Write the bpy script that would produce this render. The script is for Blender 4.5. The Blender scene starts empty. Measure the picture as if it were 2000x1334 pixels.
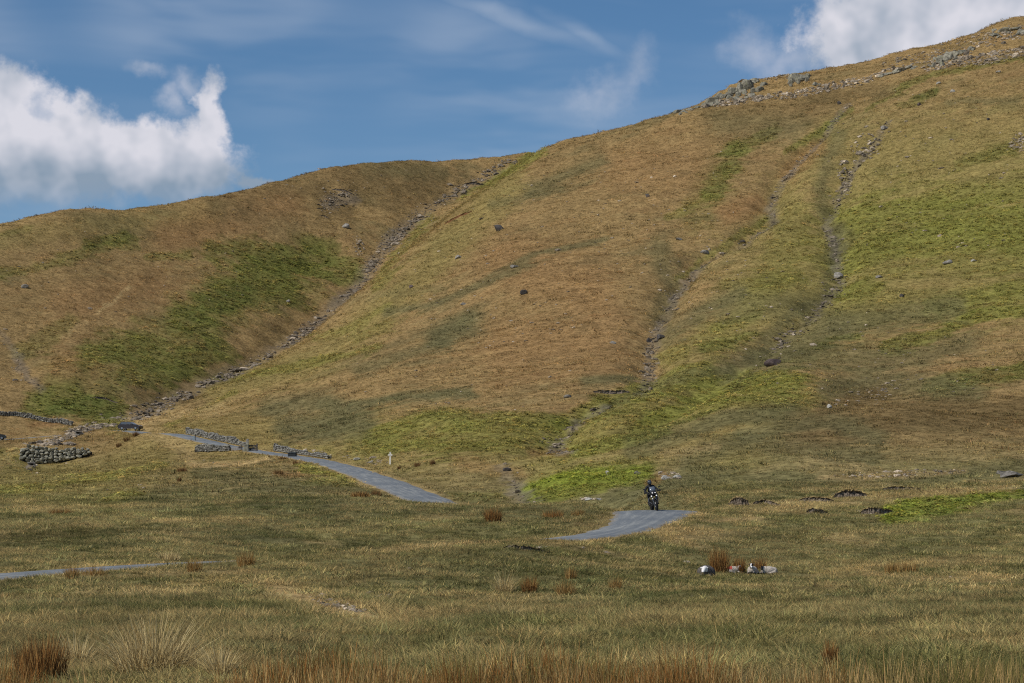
import bpy, bmesh, math, random
import numpy as np
from mathutils import Vector, Matrix, Euler

sc = bpy.context.scene
COL = sc.collection
RAD = math.radians

# ------------------------------------------------------------------ camera
F = 4722.0                      # focal length in photo pixels (photo 2000 x 1334)
PITCH = math.atan((1084 - 667) / F)
CP, SP = math.cos(PITCH), math.sin(PITCH)
cam_d = bpy.data.cameras.new("camera")
cam = bpy.data.objects.new("camera", cam_d)
COL.objects.link(cam)
cam_d.sensor_width = 36.0
cam_d.lens = 36.0 * F / 2000.0
cam_d.clip_start = 0.5
cam_d.clip_end = 20000
cam.location = (0, 0, 0)
cam.rotation_euler = (math.pi / 2 + PITCH, 0, 0)
sc.camera = cam

# ------------------------------------------------------------------ sun, sky, exposure
SUN_EL, SUN_AZ = RAD(47), RAD(-126)       # azimuth measured from +Y (view direction) to +X (right)
sd = bpy.data.lights.new("sun", 'SUN')
sd.energy = 3.6
sd.angle = RAD(0.53)
sd.color = (1.0, 0.93, 0.83)
sun = bpy.data.objects.new("sun", sd)
COL.objects.link(sun)
S_DIR = Vector((math.sin(SUN_AZ) * math.cos(SUN_EL), math.cos(SUN_AZ) * math.cos(SUN_EL), math.sin(SUN_EL)))
sun.rotation_euler = S_DIR.to_track_quat('Z', 'Y').to_euler()
sun.location = (-60, -30, 120)

sc.view_settings.view_transform = 'Standard'
sc.view_settings.look = 'None'
sc.view_settings.exposure = -0.06
sc.view_settings.gamma = 1.0
sc.view_settings.use_curve_mapping = False
sc.cycles.max_bounces = 5
sc.cycles.diffuse_bounces = 1
sc.cycles.transparent_max_bounces = 8
sc.cycles.use_denoising = False
sc.cycles.filter_width = 1.15


class NT:
    """small helper to write shader node trees"""
    def __init__(s, tree):
        s.t = tree
        s.n = tree.nodes
        s.l = tree.links

    def new(s, kind, **kw):
        n = s.n.new(kind)
        for k, v in kw.items():
            setattr(n, k, v)
        return n

    def put(s, sock, v):
        if isinstance(v, bpy.types.NodeSocket):
            s.l.new(v, sock)
        else:
            sock.default_value = v

    def math(s, op, a, b=None, c=None, clamp=False):
        n = s.new('ShaderNodeMath', operation=op, use_clamp=clamp)
        s.put(n.inputs[0], a)
        if b is not None:
            s.put(n.inputs[1], b)
        if c is not None:
            s.put(n.inputs[2], c)
        return n.outputs[0]

    def vec(s, x, y, z):
        n = s.new('ShaderNodeCombineXYZ')
        for i, v in enumerate((x, y, z)):
            s.put(n.inputs[i], v)
        return n.outputs[0]

    def vmath(s, op, a, b=None):
        n = s.new('ShaderNodeVectorMath', operation=op)
        s.put(n.inputs[0], a)
        if b is not None:
            s.put(n.inputs[3 if op == 'SCALE' else 1], b)
        return n.outputs[0]

    def noise(s, vec, scale, detail=4, rough=0.55, dist=0.0):
        n = s.new('ShaderNodeTexNoise')
        s.put(n.inputs['Vector'], vec)
        n.inputs['Scale'].default_value = scale
        n.inputs['Detail'].default_value = detail
        n.inputs['Roughness'].default_value = rough
        n.inputs['Distortion'].default_value = dist
        return n.outputs[0]

    def mix(s, f, a, b, blend='MIX'):
        n = s.new('ShaderNodeMix', data_type='RGBA', blend_type=blend)
        s.put(n.inputs['Factor'], f)
        s.put(n.inputs['A'], a)
        s.put(n.inputs['B'], b)
        return n.outputs['Result']

    def smooth(s, v, lo, hi, to0=0.0, to1=1.0):
        n = s.new('ShaderNodeMapRange', interpolation_type='SMOOTHSTEP')
        s.put(n.inputs[0], v)
        for i, x in enumerate((lo, hi, to0, to1)):
            s.put(n.inputs[i + 1], x)
        return n.outputs[0]


def px_dir(u, v):
    """photo pixel -> (azimuth, elevation) of that line of sight"""
    t = (667 - v) / F
    y, z = CP - t * SP, SP + t * CP
    x = (u - 1000) / F
    return math.atan2(x, y), math.atan2(z, math.hypot(x, y))


def build_world():
    w = bpy.data.worlds.new("World")
    sc.world = w
    w.use_nodes = True
    w.cycles.sampling_method = 'MANUAL'
    w.cycles.sample_map_resolution = 512
    T = NT(w.node_tree)
    T.n.clear()
    sky = T.new('ShaderNodeTexSky', sky_type='NISHITA', sun_disc=False)
    sky.sun_elevation = SUN_EL
    sky.sun_rotation = SUN_AZ
    sky.altitude = 1500
    sky.air_density = 1.0
    sky.dust_density = 0.15
    sky.ozone_density = 2.0
    hs = T.new('ShaderNodeHueSaturation')
    hs.inputs['Saturation'].default_value = 1.22
    hs.inputs['Value'].default_value = 0.69
    T.l.new(sky.outputs[0], hs.inputs['Color'])
    skyc = hs.outputs[0]
    tc = T.new('ShaderNodeTexCoord')
    d = tc.outputs['Generated']
    sep = T.new('ShaderNodeSeparateXYZ')
    T.l.new(d, sep.inputs[0])
    az = T.math('ARCTAN2', sep.outputs[0], sep.outputs[1])
    el = T.math('ARCSINE', sep.outputs[2])
    deg = 180 / math.pi
    azd = T.math('MULTIPLY', az, deg)
    eld = T.math('MULTIPLY', el, deg)
    p = T.vec(azd, eld, 0.0)                       # sky position in degrees

    # ragged displacement of the cloud outlines
    n1 = T.new('ShaderNodeTexNoise')
    T.l.new(p, n1.inputs['Vector'])
    n1.inputs['Scale'].default_value = 0.62
    n1.inputs['Detail'].default_value = 5
    n1.inputs['Roughness'].default_value = 0.56
    off = T.vmath('SCALE', T.vmath('SUBTRACT', n1.outputs['Color'], (0.5, 0.5, 0.5)), 1.9)
    pw = T.vmath('ADD', p, off)

    def blob(u, v, ru, rv, rot=0.0, soft=1.0, src=None):
        a, e = px_dir(u, v)
        m = T.new('ShaderNodeMapping', vector_type='TEXTURE')
        T.put(m.inputs['Vector'], src or pw)
        m.inputs['Location'].default_value = (a * deg, e * deg, 0)
        m.inputs['Rotation'].default_value = (0, 0, RAD(rot))
        k = deg / F
        m.inputs['Scale'].default_value = (ru * k, rv * k, 1)
        ln = T.new('ShaderNodeVectorMath', operation='LENGTH')
        T.l.new(m.outputs[0], ln.inputs[0])
        return T.math('MULTIPLY', T.math('SUBTRACT', 1.0, ln.outputs['Value']), soft)

    def union(items):
        r = items[0]
        for i in items[1:]:
            r = T.math('SMOOTH_MAX', r, i, 0.22)
        return r

    heavy = union([
        blob(5, 210, 115, 85), blob(-140, 275, 260, 165), blob(120, 265, 160, 90, -18),
        blob(260, 300, 190, 75, -10), blob(390, 300, 62, 95), blob(412, 215, 40, 90),
        blob(150, 335, 320, 85), blob(330, 340, 140, 75),
        blob(488, 358, 46, 20, -6),
        blob(1820, 40, 300, 135, 12), blob(1675, 80, 110, 115, 0), blob(1900, 0, 280, 130, 10), blob(2150, -30, 320, 190),
    ])
    thin = union([
        blob(1480, 95, 60, 80, 60), blob(1235, 140, 55, 70, -25, .7), blob(1175, 185, 100, 50, 25, .7),
        blob(1560, 140, 110, 60), blob(372, 160, 44, 34, -20), blob(282, 143, 60, 26, -8), blob(350, 200, 30, 40),
    ])
    # fair-weather cloud over the rest of the sky
    gen = T.noise(T.vmath('MULTIPLY', d, (1.0, 1.0, 2.2)), 2.3, 4, 0.56)
    gen = T.smooth(gen, 0.52, 0.66)
    win_a = T.smooth(T.math('ABSOLUTE', azd), 13.5, 19.0)
    win_e = T.smooth(eld, 14.5, 21.0)
    gen = T.math('MULTIPLY', gen, T.math('MAXIMUM', win_a, win_e))
    fine = T.noise(p, 1.5, 6, 0.62)
    hv = T.math('ADD', heavy, T.math('MULTIPLY', T.math('SUBTRACT', fine, 0.5), 0.85))
    dens = T.smooth(hv, -0.10, 0.42)
    # broken translucent places
    hole = T.smooth(blob(82, 205, 34, 30), 0.0, 0.9)
    dens = T.math('MULTIPLY', dens, T.math('SUBTRACT', 1.0, T.math('MULTIPLY', hole, 0.42)))
    tn = T.math('ADD', thin, T.math('MULTIPLY', T.math('SUBTRACT', fine, 0.5), 0.9))
    thin_d = T.math('MULTIPLY', T.smooth(tn, -0.15, 1.1), 0.44)
    # the left cloud thins out towards its base
    base = T.smooth(eld, 7.6, 8.9, 0.12, 1.0)
    leftm = T.smooth(azd, -5.0, -3.0, 1.0, 0.0)
    dens = T.math('MULTIPLY', dens, T.mixv(leftm, 1.0, base) if hasattr(T, 'mixv') else
                  T.math('ADD', T.math('MULTIPLY', leftm, T.math('SUBTRACT', base, 1.0)), 1.0))
    cloud = T.math('MAXIMUM', T.math('MAXIMUM', dens, thin_d), gen)
    cloud = T.math('MINIMUM', cloud, 0.97)
    # cirrus: long streaks falling to the right
    mp = T.new('ShaderNodeMapping')
    T.l.new(p, mp.inputs['Vector'])
    mp.inputs['Rotation'].default_value = (0, 0, RAD(21))
    mp.inputs['Scale'].default_value = (0.16, 1.0, 1.0)
    wv = T.new('ShaderNodeTexNoise')
    T.l.new(p, wv.inputs['Vector'])
    wv.inputs['Scale'].default_value = 0.13
    wv.inputs['Detail'].default_value = 2
    mv = T.vmath('ADD', mp.outputs[0], T.vmath('SCALE', wv.outputs['Color'], 1.8))
    c1 = T.noise(mv, 0.75, 3, 0.55)
    c2 = T.noise(p, 0.16, 1, 0.5)
    cir = T.math('MULTIPLY', T.smooth(c1, 0.36, 0.72), T.smooth(c2, 0.28, 0.58))
    streak = T.smooth(union([blob(1010, 40, 270, 34, -19, 1, T.vmath('ADD', p, T.vmath('SCALE', off, 0.25))),
                             blob(1130, 62, 130, 26, -30, 1, T.vmath('ADD', p, T.vmath('SCALE', off, 0.25)))]), 0.0, 1.0)
    cir = T.math('MAXIMUM', T.math('MULTIPLY', cir, 0.40), T.math('MULTIPLY', streak, T.math('MULTIPLY', T.smooth(c1, 0.25, 0.62), 0.62)))
    # cloud light: bright crowns, blue-grey undersides and hollows
    up = T.noise(T.vmath('ADD', p, (0.5, -0.75, 0.0)), 0.62, 3, 0.55)
    here = T.noise(p, 0.62, 3, 0.55)
    relief = T.math('MULTIPLY', T.math('SUBTRACT', here, up), 1.9)
    lum = T.math('ADD', T.smooth(eld, 8.2, 9.9, 0.08, 0.84), relief)
    rightm = T.smooth(azd, 4.0, 6.0)
    lum = T.math('ADD', lum, T.math('MULTIPLY', rightm, -0.16), clamp=True)
    ccol = T.mix(lum, (0.27, 0.35, 0.45, 1), (0.74, 0.735, 0.80, 1))
    ccol = T.mix(1.0, ccol, (1 / SKYK, 1 / SKYK, 1 / SKYK, 1), 'MULTIPLY')
    out = T.mix(cir, skyc, T.mix(1.0, (0.42, 0.50, 0.63, 1), (1 / SKYK,) * 3 + (1,), 'MULTIPLY'))
    out = T.mix(cloud, out, ccol)
    bg = T.new('ShaderNodeBackground')
    T.l.new(out, bg.inputs['Color'])
    bg.inputs['Strength'].default_value = SKYK
    o = T.new('ShaderNodeOutputWorld')
    T.l.new(bg.outputs[0], o.inputs['Surface'])


SKYK = 0.12
build_world()
# ------------------------------------------------------------------ numeric helpers
rng = np.random.default_rng(7)
random.seed(7)


def _h(ix, iy, seed):
    n = (ix.astype(np.int64) * 374761393 + iy.astype(np.int64) * 668265263 + seed * 974711) & 0xffffffff
    n = ((n ^ (n >> 13)) * 1274126177) & 0xffffffff
    n = (n ^ (n >> 16)) & 0xffff
    return n.astype(np.float32) / 32767.5 - 1.0


def vnoise(x, y, seed=0):
    x0, y0 = np.floor(x), np.floor(y)
    fx, fy = (x - x0).astype(np.float32), (y - y0).astype(np.float32)
    fx = fx * fx * (3 - 2 * fx)
    fy = fy * fy * (3 - 2 * fy)
    a, b = _h(x0, y0, seed), _h(x0 + 1, y0, seed)
    c, d = _h(x0, y0 + 1, seed), _h(x0 + 1, y0 + 1, seed)
    return (a + (b - a) * fx) * (1 - fy) + (c + (d - c) * fx) * fy


def fbm(x, y, octv=4, seed=0, gain=0.5):
    r, amp, tot = 0, 1.0, 0
    for i in range(octv):
        r = r + amp * vnoise(x * 2 ** i + 17.3 * i, y * 2 ** i - 9.1 * i, seed + i)
        tot += amp
        amp *= gain
    return r / tot


def sstep(x, a, b):
    t = np.clip((x - a) / (b - a), 0, 1)
    return t * t * (3 - 2 * t)


def uv2ps(u, v):
    t = (667 - np.asarray(v, float)) / F
    q = CP - t * SP
    return ((np.asarray(u, float) - 1000) / F) / q, (SP + t * CP) / q


def ps2uv(p, s):
    dep = CP + s * SP
    return 1000 + F * p / dep, 667 - F * (s * CP - SP) / dep


def seg_dist(px, py, pts):
    """distance of points to a polyline, and the arc parameter (in segments)"""
    best = np.full(px.shape, 1e9)
    par = np.zeros(px.shape)
    for i in range(len(pts) - 1):
        ax, ay = pts[i][0], pts[i][1]
        bx, by = pts[i + 1][0], pts[i + 1][1]
        dx, dy = bx - ax, by - ay
        L = dx * dx + dy * dy + 1e-12
        t = np.clip(((px - ax) * dx + (py - ay) * dy) / L, 0, 1)
        d = np.hypot(px - ax - t * dx, py - ay - t * dy)
        m = d < best
        best[m] = d[m]
        par[m] = i + t[m]
    return best, par


def catmull(pts, n):
    pts = np.asarray(pts, float)
    P = np.vstack([2 * pts[0] - pts[1], pts, 2 * pts[-1] - pts[-2]])
    out = []
    for i in range(1, len(P) - 2):
        for k in range(n):
            t = k / n
            a, b, c, d = P[i - 1], P[i], P[i + 1], P[i + 2]
            out.append(0.5 * (2 * b + (c - a) * t + (2 * a - 5 * b + 4 * c - d) * t * t + (3 * b - a - 3 * c + d) * t ** 3))
    out.append(P[-2])
    return np.array(out)


# ------------------------------------------------------------------ the lie of the land: (photo column, photo row, distance in m)
ROAD_UVD = [(-260, 1142, 72), (-100, 1133, 75), (0, 1126, 79), (200, 1111, 86), (440, 1098, 95), (600, 1096, 100), (750, 1091, 106),
            (900, 1080, 112), (1000, 1068, 116), (1095, 1054, 120.5), (1165, 1046, 124.5), (1222, 1034, 129), (1258, 1016, 134.5), (1275, 1004, 139),
            (1282, 997, 143), (1294, 1001, 150), (1280, 1006, 160), (1215, 1008, 174), (1100, 1006, 186), (980, 1001, 196),
            (900, 993, 203), (855, 984, 208), (800, 961, 218), (742, 938, 236), (690, 919, 256), (640, 904, 280), (590, 894, 302),
            (540, 887, 322), (490, 880, 338), (430, 868, 348), (380, 857, 357), (348, 849, 364), (326, 847, 371),
            (306, 849, 382), (286, 848, 398), (260, 842, 420), (215, 842, 429), (150, 848, 428), (60, 855, 423), (-60, 864, 412), (-200, 874, 400)]
SKY_L = [(-250, 500, 540), (-120, 470, 560), (0, 445, 585), (60, 430, 598), (130, 413, 612), (200, 408, 630), (280, 408, 648), (330, 403, 660), (400, 390, 678),
         (470, 375, 697), (530, 358, 713), (600, 344, 732), (660, 328, 748), (720, 320, 762), (800, 317, 780), (880, 317, 797),
         (940, 312, 810), (1000, 303, 822), (1050, 295, 832)]
SKY_R = [(1085, 289, 700), (1130, 271, 692), (1200, 256, 678), (1260, 238, 668), (1320, 219, 662), (1380, 200, 664), (1410, 181, 668), (1440, 164, 674),
         (1470, 154, 680), (1520, 147, 682), (1570, 142, 684), (1620, 134, 684), (1680, 126, 682), (1740, 113, 680), (1800, 99, 676),
         (1850, 86, 672), (1890, 69, 668), (1930, 53, 664), (1970, 39, 660), (2020, 36, 658), (2150, 20, 655), (2350, -40, 660)]
CTRL = []


def lerp_cols(table, us):
    """profiles (row, distance) given at a few photo columns -> many columns, so that the slope runs evenly between them"""
    keys = sorted(table)
    T = np.linspace(0, 1, 9)
    res = []
    for k in keys:
        a = np.array(table[k], float)
        t = np.linspace(0, 1, len(a))
        res.append(np.stack([np.interp(T, t, a[:, 0]), np.interp(T, t, a[:, 1])], 1))
    res = np.array(res)
    out = []
    for u in us:
        i = min(max(int(np.searchsorted(keys, u)) - 1, 0), len(keys) - 2)
        f = (u - keys[i]) / (keys[i + 1] - keys[i])
        for v, d in res[i] * (1 - f) + res[i + 1] * f:
            out.append((u, v, d))
    return out


def skyline(S, u):
    S = np.array(S, float)
    return np.interp(u, S[:, 0], S[:, 1]), np.interp(u, S[:, 0], S[:, 2])


GUL = np.array([(-250, 862, 420), (-150, 851, 425), (0, 837, 436), (100, 829, 446), (180, 824, 450), (250, 815, 456), (300, 797, 472), (380, 755, 500), (480, 715, 538), (560, 670, 572),
                (650, 605, 612), (715, 540, 650), (760, 480, 684), (830, 415, 730), (940, 350, 785), (1020, 325, 806)], float)
for u in list(range(-240, 1000, 62)):
    vb, db = np.interp(u, GUL[:, 0], GUL[:, 1]), np.interp(u, GUL[:, 0], GUL[:, 2])
    vs, ds = skyline(SKY_L, u)
    for t in (0, .16, .33, .5, .68, .85):
        CTRL.append((u, vb + (vs - vb) * t, db + (ds - db) * (t * 0.92 + 0.08 * t * t)))
RIGHT = {
    1000: [(935, 226), (850, 277), (780, 330), (700, 386), (600, 452), (500, 516), (420, 570), (360, 625)],
    1250: [(905, 215), (820, 266), (740, 330), (650, 392), (550, 452), (450, 515), (350, 574), (275, 632)],
    1500: [(905, 203), (820, 256), (735, 323), (640, 382), (530, 447), (410, 520), (295, 583), (195, 642)],
    1750: [(885, 210), (820, 255), (710, 330), (600, 390), (480, 452), (370, 508), (255, 566), (160, 625)],
    2000: [(905, 202), (820, 250), (700, 315), (580, 378), (460, 438), (330, 498), (200, 562), (90, 622)],
    2320: [(920, 195), (790, 262), (660, 328), (530, 388), (400, 446), (260, 510), (120, 580), (10, 630)],
}
CTRL += lerp_cols(RIGHT, list(range(1000, 2330, 66)))
CTRL += [
    (300, 832, 432), (400, 810, 430), (400, 775, 470), (500, 840, 372), (500, 780, 430), (500, 735, 482), (620, 870, 322), (620, 780, 400), (620, 700, 480),
    (750, 880, 286), (750, 800, 350), (750, 720, 410), (750, 640, 475), (750, 560, 545), (780, 500, 600),
    (870, 880, 265), (870, 800, 330), (870, 720, 390), (870, 630, 455), (870, 530, 530), (870, 470, 590), (685, 650, 505), (685, 590, 560), (560, 720, 475), (560, 690, 520),
    (870, 430, 640), (950, 370, 680), (1030, 318, 708),
    (300, 841, 370), (270, 850, 376), (330, 838, 385), (235, 850, 408), (410, 885, 341), (440, 885, 337), (388, 885, 344), (60, 911, 357), (110, 908, 358), (160, 893, 361), (30, 903, 356), (60, 873, 373), (110, 874, 373), (170, 877, 373), (60, 925, 325),
    # knoll by the bridge, stream hollow
    (460, 888, 322), (400, 902, 312), (480, 910, 296), (300, 905, 320), (200, 890, 355), (30, 915, 340), (60, 900, 362), (150, 925, 300), (0, 960, 215), (200, 960, 215),
    (560, 905, 282), (600, 935, 228), (640, 945, 210), (400, 955, 215),
    # near rise in front of the upper road
    (690, 972, 160), (560, 975, 165), (760, 981, 156), (860, 988, 153), (960, 991, 150), (1060, 987, 147), (1140, 988, 144), (1185, 996, 141),
    (960, 998, 172), (760, 990, 180), (1080, 999, 168),
    (860, 1030, 130), (1000, 1030, 131), (1100, 1032, 130), (1150, 1020, 134), (1178, 1008, 138), (700, 1030, 130),
    (1040, 978, 203), (900, 960, 222), (1280, 990, 172), (1280, 960, 186), (1380, 1000, 146), (1360, 985, 158), (1420, 960, 180),
    # right-hand moor
    (1500, 1010, 142), (1700, 1003, 150), (1700, 972, 168), (1750, 928, 192), (1950, 928, 192), (1950, 985, 160), (1900, 1060, 122), (1600, 1060, 124),
    (2150, 1060, 120), (2150, 950, 172),
    # near ground
    (0, 1137, 73), (150, 1121, 79), (330, 1109, 86), (440, 1098, 90), (-150, 1080, 98), (300, 1055, 112), (0, 1040, 120), (300, 1005, 145), (0, 1000, 150), (600, 1020, 134), (-150, 985, 165),
    (560, 1089, 92), (700, 1084, 97), (860, 1072, 102), (980, 1064, 107), (1060, 1061, 111), (1180, 1057, 117), (1300, 1044, 125),
    (1400, 1121, 104), (1480, 1118, 105), (1150, 1100, 95), (1800, 1120, 92), (2150, 1125, 90), (900, 1120, 84), (600, 1140, 76), (100, 1150, 70), (-200, 1170, 64),
]
Z_CTRL = []
for u in (-300, 0, 350, 700, 1000, 1300, 1650, 2000, 2300):
    for d, z in ((2, -1.62), (6, -1.62), (14, -1.6), (27, -1.5), (40, -1.38), (56, -1.22 + 0.10 * math.sin(u * .004))):
        Z_CTRL.append((u, z, d))
for u, v, d in SKY_L + SKY_R:
    zr = d * float(uv2ps(u, v)[1])
    for k, q in ((1.10, 0.985), (1.30, 0.90), (1.9, 0.6), (4.0, 0.2)):
        Z_CTRL.append((u, zr * q, d * k))
# the back ridge goes on behind the spur
PS = 3.0


def rbf_fit():
    A = CTRL + ROAD_UVD + SKY_L + SKY_R
    A = np.array(A, float)
    p, s = uv2ps(A[:, 0], A[:, 1])
    d = A[:, 2]
    Z = np.array([z for z in Z_CTRL if not (1080 < z[0] and 0)], float)
    zp = (Z[:, 0] - 1000) / F / CP
    p = np.concatenate([p, zp])
    s = np.concatenate([s, Z[:, 1] / Z[:, 2]])
    d = np.concatenate([d, Z[:, 2]])
    X = np.stack([p * PS, np.log(d)], 1)
    # near points weigh the same height error, far points the same angle error
    r = np.hypot(X[:, None, 0] - X[None, :, 0], X[:, None, 1] - X[None, :, 1])
    K = np.where(r > 1e-9, r * r * np.log(r + 1e-9), 0) 
    n = len(X)
    lam = 2e-4
    P = np.hstack([np.ones((n, 1)), X])
    M = np.block([[K + lam * np.eye(n), P], [P.T, np.zeros((3, 3))]])
    w = np.linalg.solve(M, np.concatenate([s, np.zeros(3)]))
    return X, w


RX, RW = rbf_fit()


def slope_at(p, lnd):
    """height / distance of the bare land"""
    q = p * PS
    out = np.empty(q.shape, np.float32)
    qf, lf, of = q.ravel().astype(np.float32), lnd.ravel().astype(np.float32), out.ravel()
    n = len(RX)
    CH = 60000
    xs, ys = RX[:, 0].astype(np.float32), RX[:, 1].astype(np.float32)
    w = RW.astype(np.float32)
    for i in range(0, len(qf), CH):
        dx = qf[i:i + CH, None] - xs[None]
        dy = lf[i:i + CH, None] - ys[None]
        r2 = dx * dx + dy * dy + 1e-12
        of[i:i + CH] = (0.5 * r2 * np.log(r2)) @ w[:n] + w[n] + w[n + 1] * qf[i:i + CH] + w[n + 2] * lf[i:i + CH]
    return of.reshape(q.shape)


# grid of the sheet: columns fan out, rows get farther apart with distance
pv = (2300 - 1000) / F
COLS = np.concatenate([-np.geomspace(3.0, pv + 0.012, 34), np.linspace(-pv, pv, 900), np.geomspace(pv + 0.012, 3.0, 34)])
ROWS = np.concatenate([np.geomspace(2.0, 25, 46)[:-1], np.geomspace(25, 180, 390)[:-1], np.geomspace(180, 480, 270)[:-1],
                       np.geomspace(480, 900, 220)[:-1], np.geomspace(900, 3200, 26)])
# bare land on a coarser grid, then refined bilinearly in smooth space
PC = np.sign(COLS) * (0.26 * np.tanh(np.abs(COLS) / 0.26 * 0.55) / 0.55 if False else np.minimum(np.abs(COLS), 0.30 + 0.05 * np.tanh((np.abs(COLS) - 0.30) * 3)))
cs = np.unique(np.concatenate([np.arange(0, len(COLS), 3), [len(COLS) - 1]]))
rs = np.unique(np.concatenate([np.arange(0, len(ROWS), 3), [len(ROWS) - 1]]))
Gp, Gl = np.meshgrid(PC[cs], np.log(ROWS[rs]))
Sc = slope_at(Gp, Gl)
ri = np.arange(len(ROWS))
ci = np.arange(len(COLS))


def up1(M, src, dst):
    """cubic refinement along axis 0"""
    i = np.clip(np.searchsorted(src, dst, side='right') - 1, 0, len(src) - 2)
    t = ((dst - src[i]) / (src[i + 1] - src[i]))[:, None]
    a, b, c, d = M[np.maximum(i - 1, 0)], M[i], M[i + 1], M[np.minimum(i + 2, len(src) - 1)]
    return 0.5 * (2 * b + (c - a) * t + (2 * a - 5 * b + 4 * c - d) * t * t + (3 * b - a - 3 * c + d) * t ** 3)


SB = up1(Sc, rs, ri)
SB = up1(SB.T, cs, ci).T
PP, DD = np.meshgrid(COLS, ROWS)
XX, YY = PP * DD, DD
ZZ = SB * DD
UU, VV = ps2uv(PP, SB)                        # where each vertex shows in the photograph

# uneven ground
far = sstep(DD, 160, 420)
ZZ = ZZ + far * (1.1 * fbm(XX / 38, YY / 38, 3, 11) + 0.42 * fbm(XX / 11, YY / 11, 3, 21)) * (0.18 + 0.82 * sstep(830 - VV, 0, 110))
ZZ = ZZ + (0.20 + 0.14 * far) * fbm(XX / 3.1, YY / 3.1, 3, 31) * sstep(DD, 8, 30)
ZZ = ZZ + far * 0.20 * fbm(XX / 8.0, ZZ / 1.9, 2, 35)        # sheep-trod terracettes following the contours
ZZ = ZZ + (1 - far) * 0.10 * fbm(XX / 1.1, YY / 1.1, 2, 41) * sstep(DD, 8, 30)


def wpt(u, v, d):
    p, s = uv2ps(u, v)
    return np.array([p * d, d, s * d], float)


# stream gullies cut into the hill: photo polyline, width m, depth m
GULLY = {
    'main': ([(1060, 303), (1020, 322), (940, 352), (880, 385), (830, 415), (800, 440), (760, 480), (735, 510), (715, 545), (690, 572), (650, 605), (610, 640), (560, 672), (520, 697), (480, 715), (430, 737), (380, 757), (330, 780), (300, 797), (265, 812), (235, 822)], 7.0, 1.3),
    'mid': ([(1660, 205), (1600, 262), (1560, 300), (1530, 340), (1505, 385), (1515, 415), (1480, 440), (1440, 470), (1380, 490), (1340, 530), (1300, 590), (1275, 640), (1268, 690), (1262, 735), (1215, 765), (1140, 790), (1090, 830), (1085, 850), (1110, 885)], 3.8, 2.6),
    'right': ([(1740, 235), (1700, 280), (1660, 330), (1635, 380), (1615, 425), (1635, 480), (1640, 540), (1590, 600), (1520, 660), (1430, 720), (1380, 755), (1290, 815), (1230, 850)], 4.0, 2.0),
    'foot': ([(985, 905), (1000, 925), (1020, 955), (1035, 985)], 2.2, 1.0),
    'scar': ([(640, 400), (655, 375), (690, 378)], 6.0, 1.6),
    'left': ([(0, 640), (35, 690), (45, 735), (80, 765)], 4.0, 0.8),
}


def row_of(d):
    return int(np.argmin(np.abs(ROWS - d)))


CARVED = {}


def first_hit(u, v, zz=None):
    """visible ground point under a photo pixel"""
    zz = ZZ if zz is None else zz
    p0, s0 = uv2ps(u, v)
    # column is constant in p up to a tiny correction
    j = int(np.clip(np.searchsorted(COLS, p0), 1, len(COLS) - 1))
    t = (p0 - COLS[j - 1]) / (COLS[j] - COLS[j - 1])
    prof = (zz[:, j - 1] * (1 - t) + zz[:, j] * t) / ROWS
    k0 = int(np.searchsorted(ROWS, 20))
    above = np.nonzero(prof[k0:] >= s0)[0]
    if len(above) == 0:
        k = k0 + int(np.argmax(prof[k0:]))
        d = ROWS[k]
        return np.array([p0 * d, d, prof[k] * d])
    k = k0 + int(above[0])
    a, b = prof[k - 1], prof[k]
    tt = 0 if b == a else np.clip((s0 - a) / (b - a), 0, 1)
    d = ROWS[k - 1] + tt * (ROWS[k] - ROWS[k - 1])
    return np.array([p0 * d, d, s0 * d])


for name, (pl, wd, dp) in GULLY.items():
    dv = 5 if name == 'main' else 0
    W = np.array([first_hit(u - dv, v - dv, ZZ) for u, v in pl])
    CARVED[name] = W
for name, (pl, wd, dp) in GULLY.items():
    W = CARVED[name]
    r0, r1 = np.searchsorted(ROWS, W[:, 1].min() - 30), np.searchsorted(ROWS, W[:, 1].max() + 30)
    c0 = np.searchsorted(COLS, (W[:, 0] / W[:, 1]).min() - 0.06)
    c1 = np.searchsorted(COLS, (W[:, 0] / W[:, 1]).max() + 0.06)
    sx, sy = XX[r0:r1, c0:c1], YY[r0:r1, c0:c1]
    wob = fbm(sx / 9, sy / 9, 2, 77) * wd * 0.5
    dist, par = seg_dist(sx + wob, sy + wob * .6, W)
    end = sstep(par, 0, 1.2) * sstep(len(W) - 1 - par, 0, 0.8)
    ZZ[r0:r1, c0:c1] -= dp * end * np.exp(-(dist / wd) ** 2) * (1 + 0.4 * fbm(sx / 4, sy / 4, 2, 78))

# crag on the skyline: rough broken ground
def bump(u, v, ru, rv, amp, wl, seed):
    m = np.exp(-((UU - u) / ru) ** 2 - ((VV - v) / rv) ** 2) * (DD > 300) * (DD < 760)
    global ZZ
    ZZ = ZZ + amp * m * np.maximum(fbm(XX / wl, YY / wl, 4, seed), -0.2)


bump(1440, 182, 70, 22, 4.2, 7, 90)
bump(1560, 160, 60, 16, 3.0, 8, 91)
bump(1820, 120, 90, 24, 2.6, 8, 92)
bump(1940, 80, 70, 30, 3.0, 9, 93)
# hollows and humps of the toe slope
for (u, v, ru, rv, a) in [(1560, 760, 90, 30, 1.6), (1450, 815, 130, 24, 2.2), (880, 830, 120, 20, 1.2), (1740, 838, 200, 20, 1.9), (1350, 870, 70, 12, 0.9), (1720, 750, 90, 22, -1.5),
                          (1560, 905, 120, 10, .5), (140, 740, 90, 25, 2.0), (1050, 560, 180, 60, 2.5), (1480, 590, 90, 40, 2.0), (620, 490, 60, 40, -3), (700, 400, 40, 30, -2.0)]:
    ZZ = ZZ + a * np.exp(-((UU - u) / ru) ** 2 - ((VV - v) / rv) ** 2) * (DD > 170) * (DD < 800)

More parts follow.
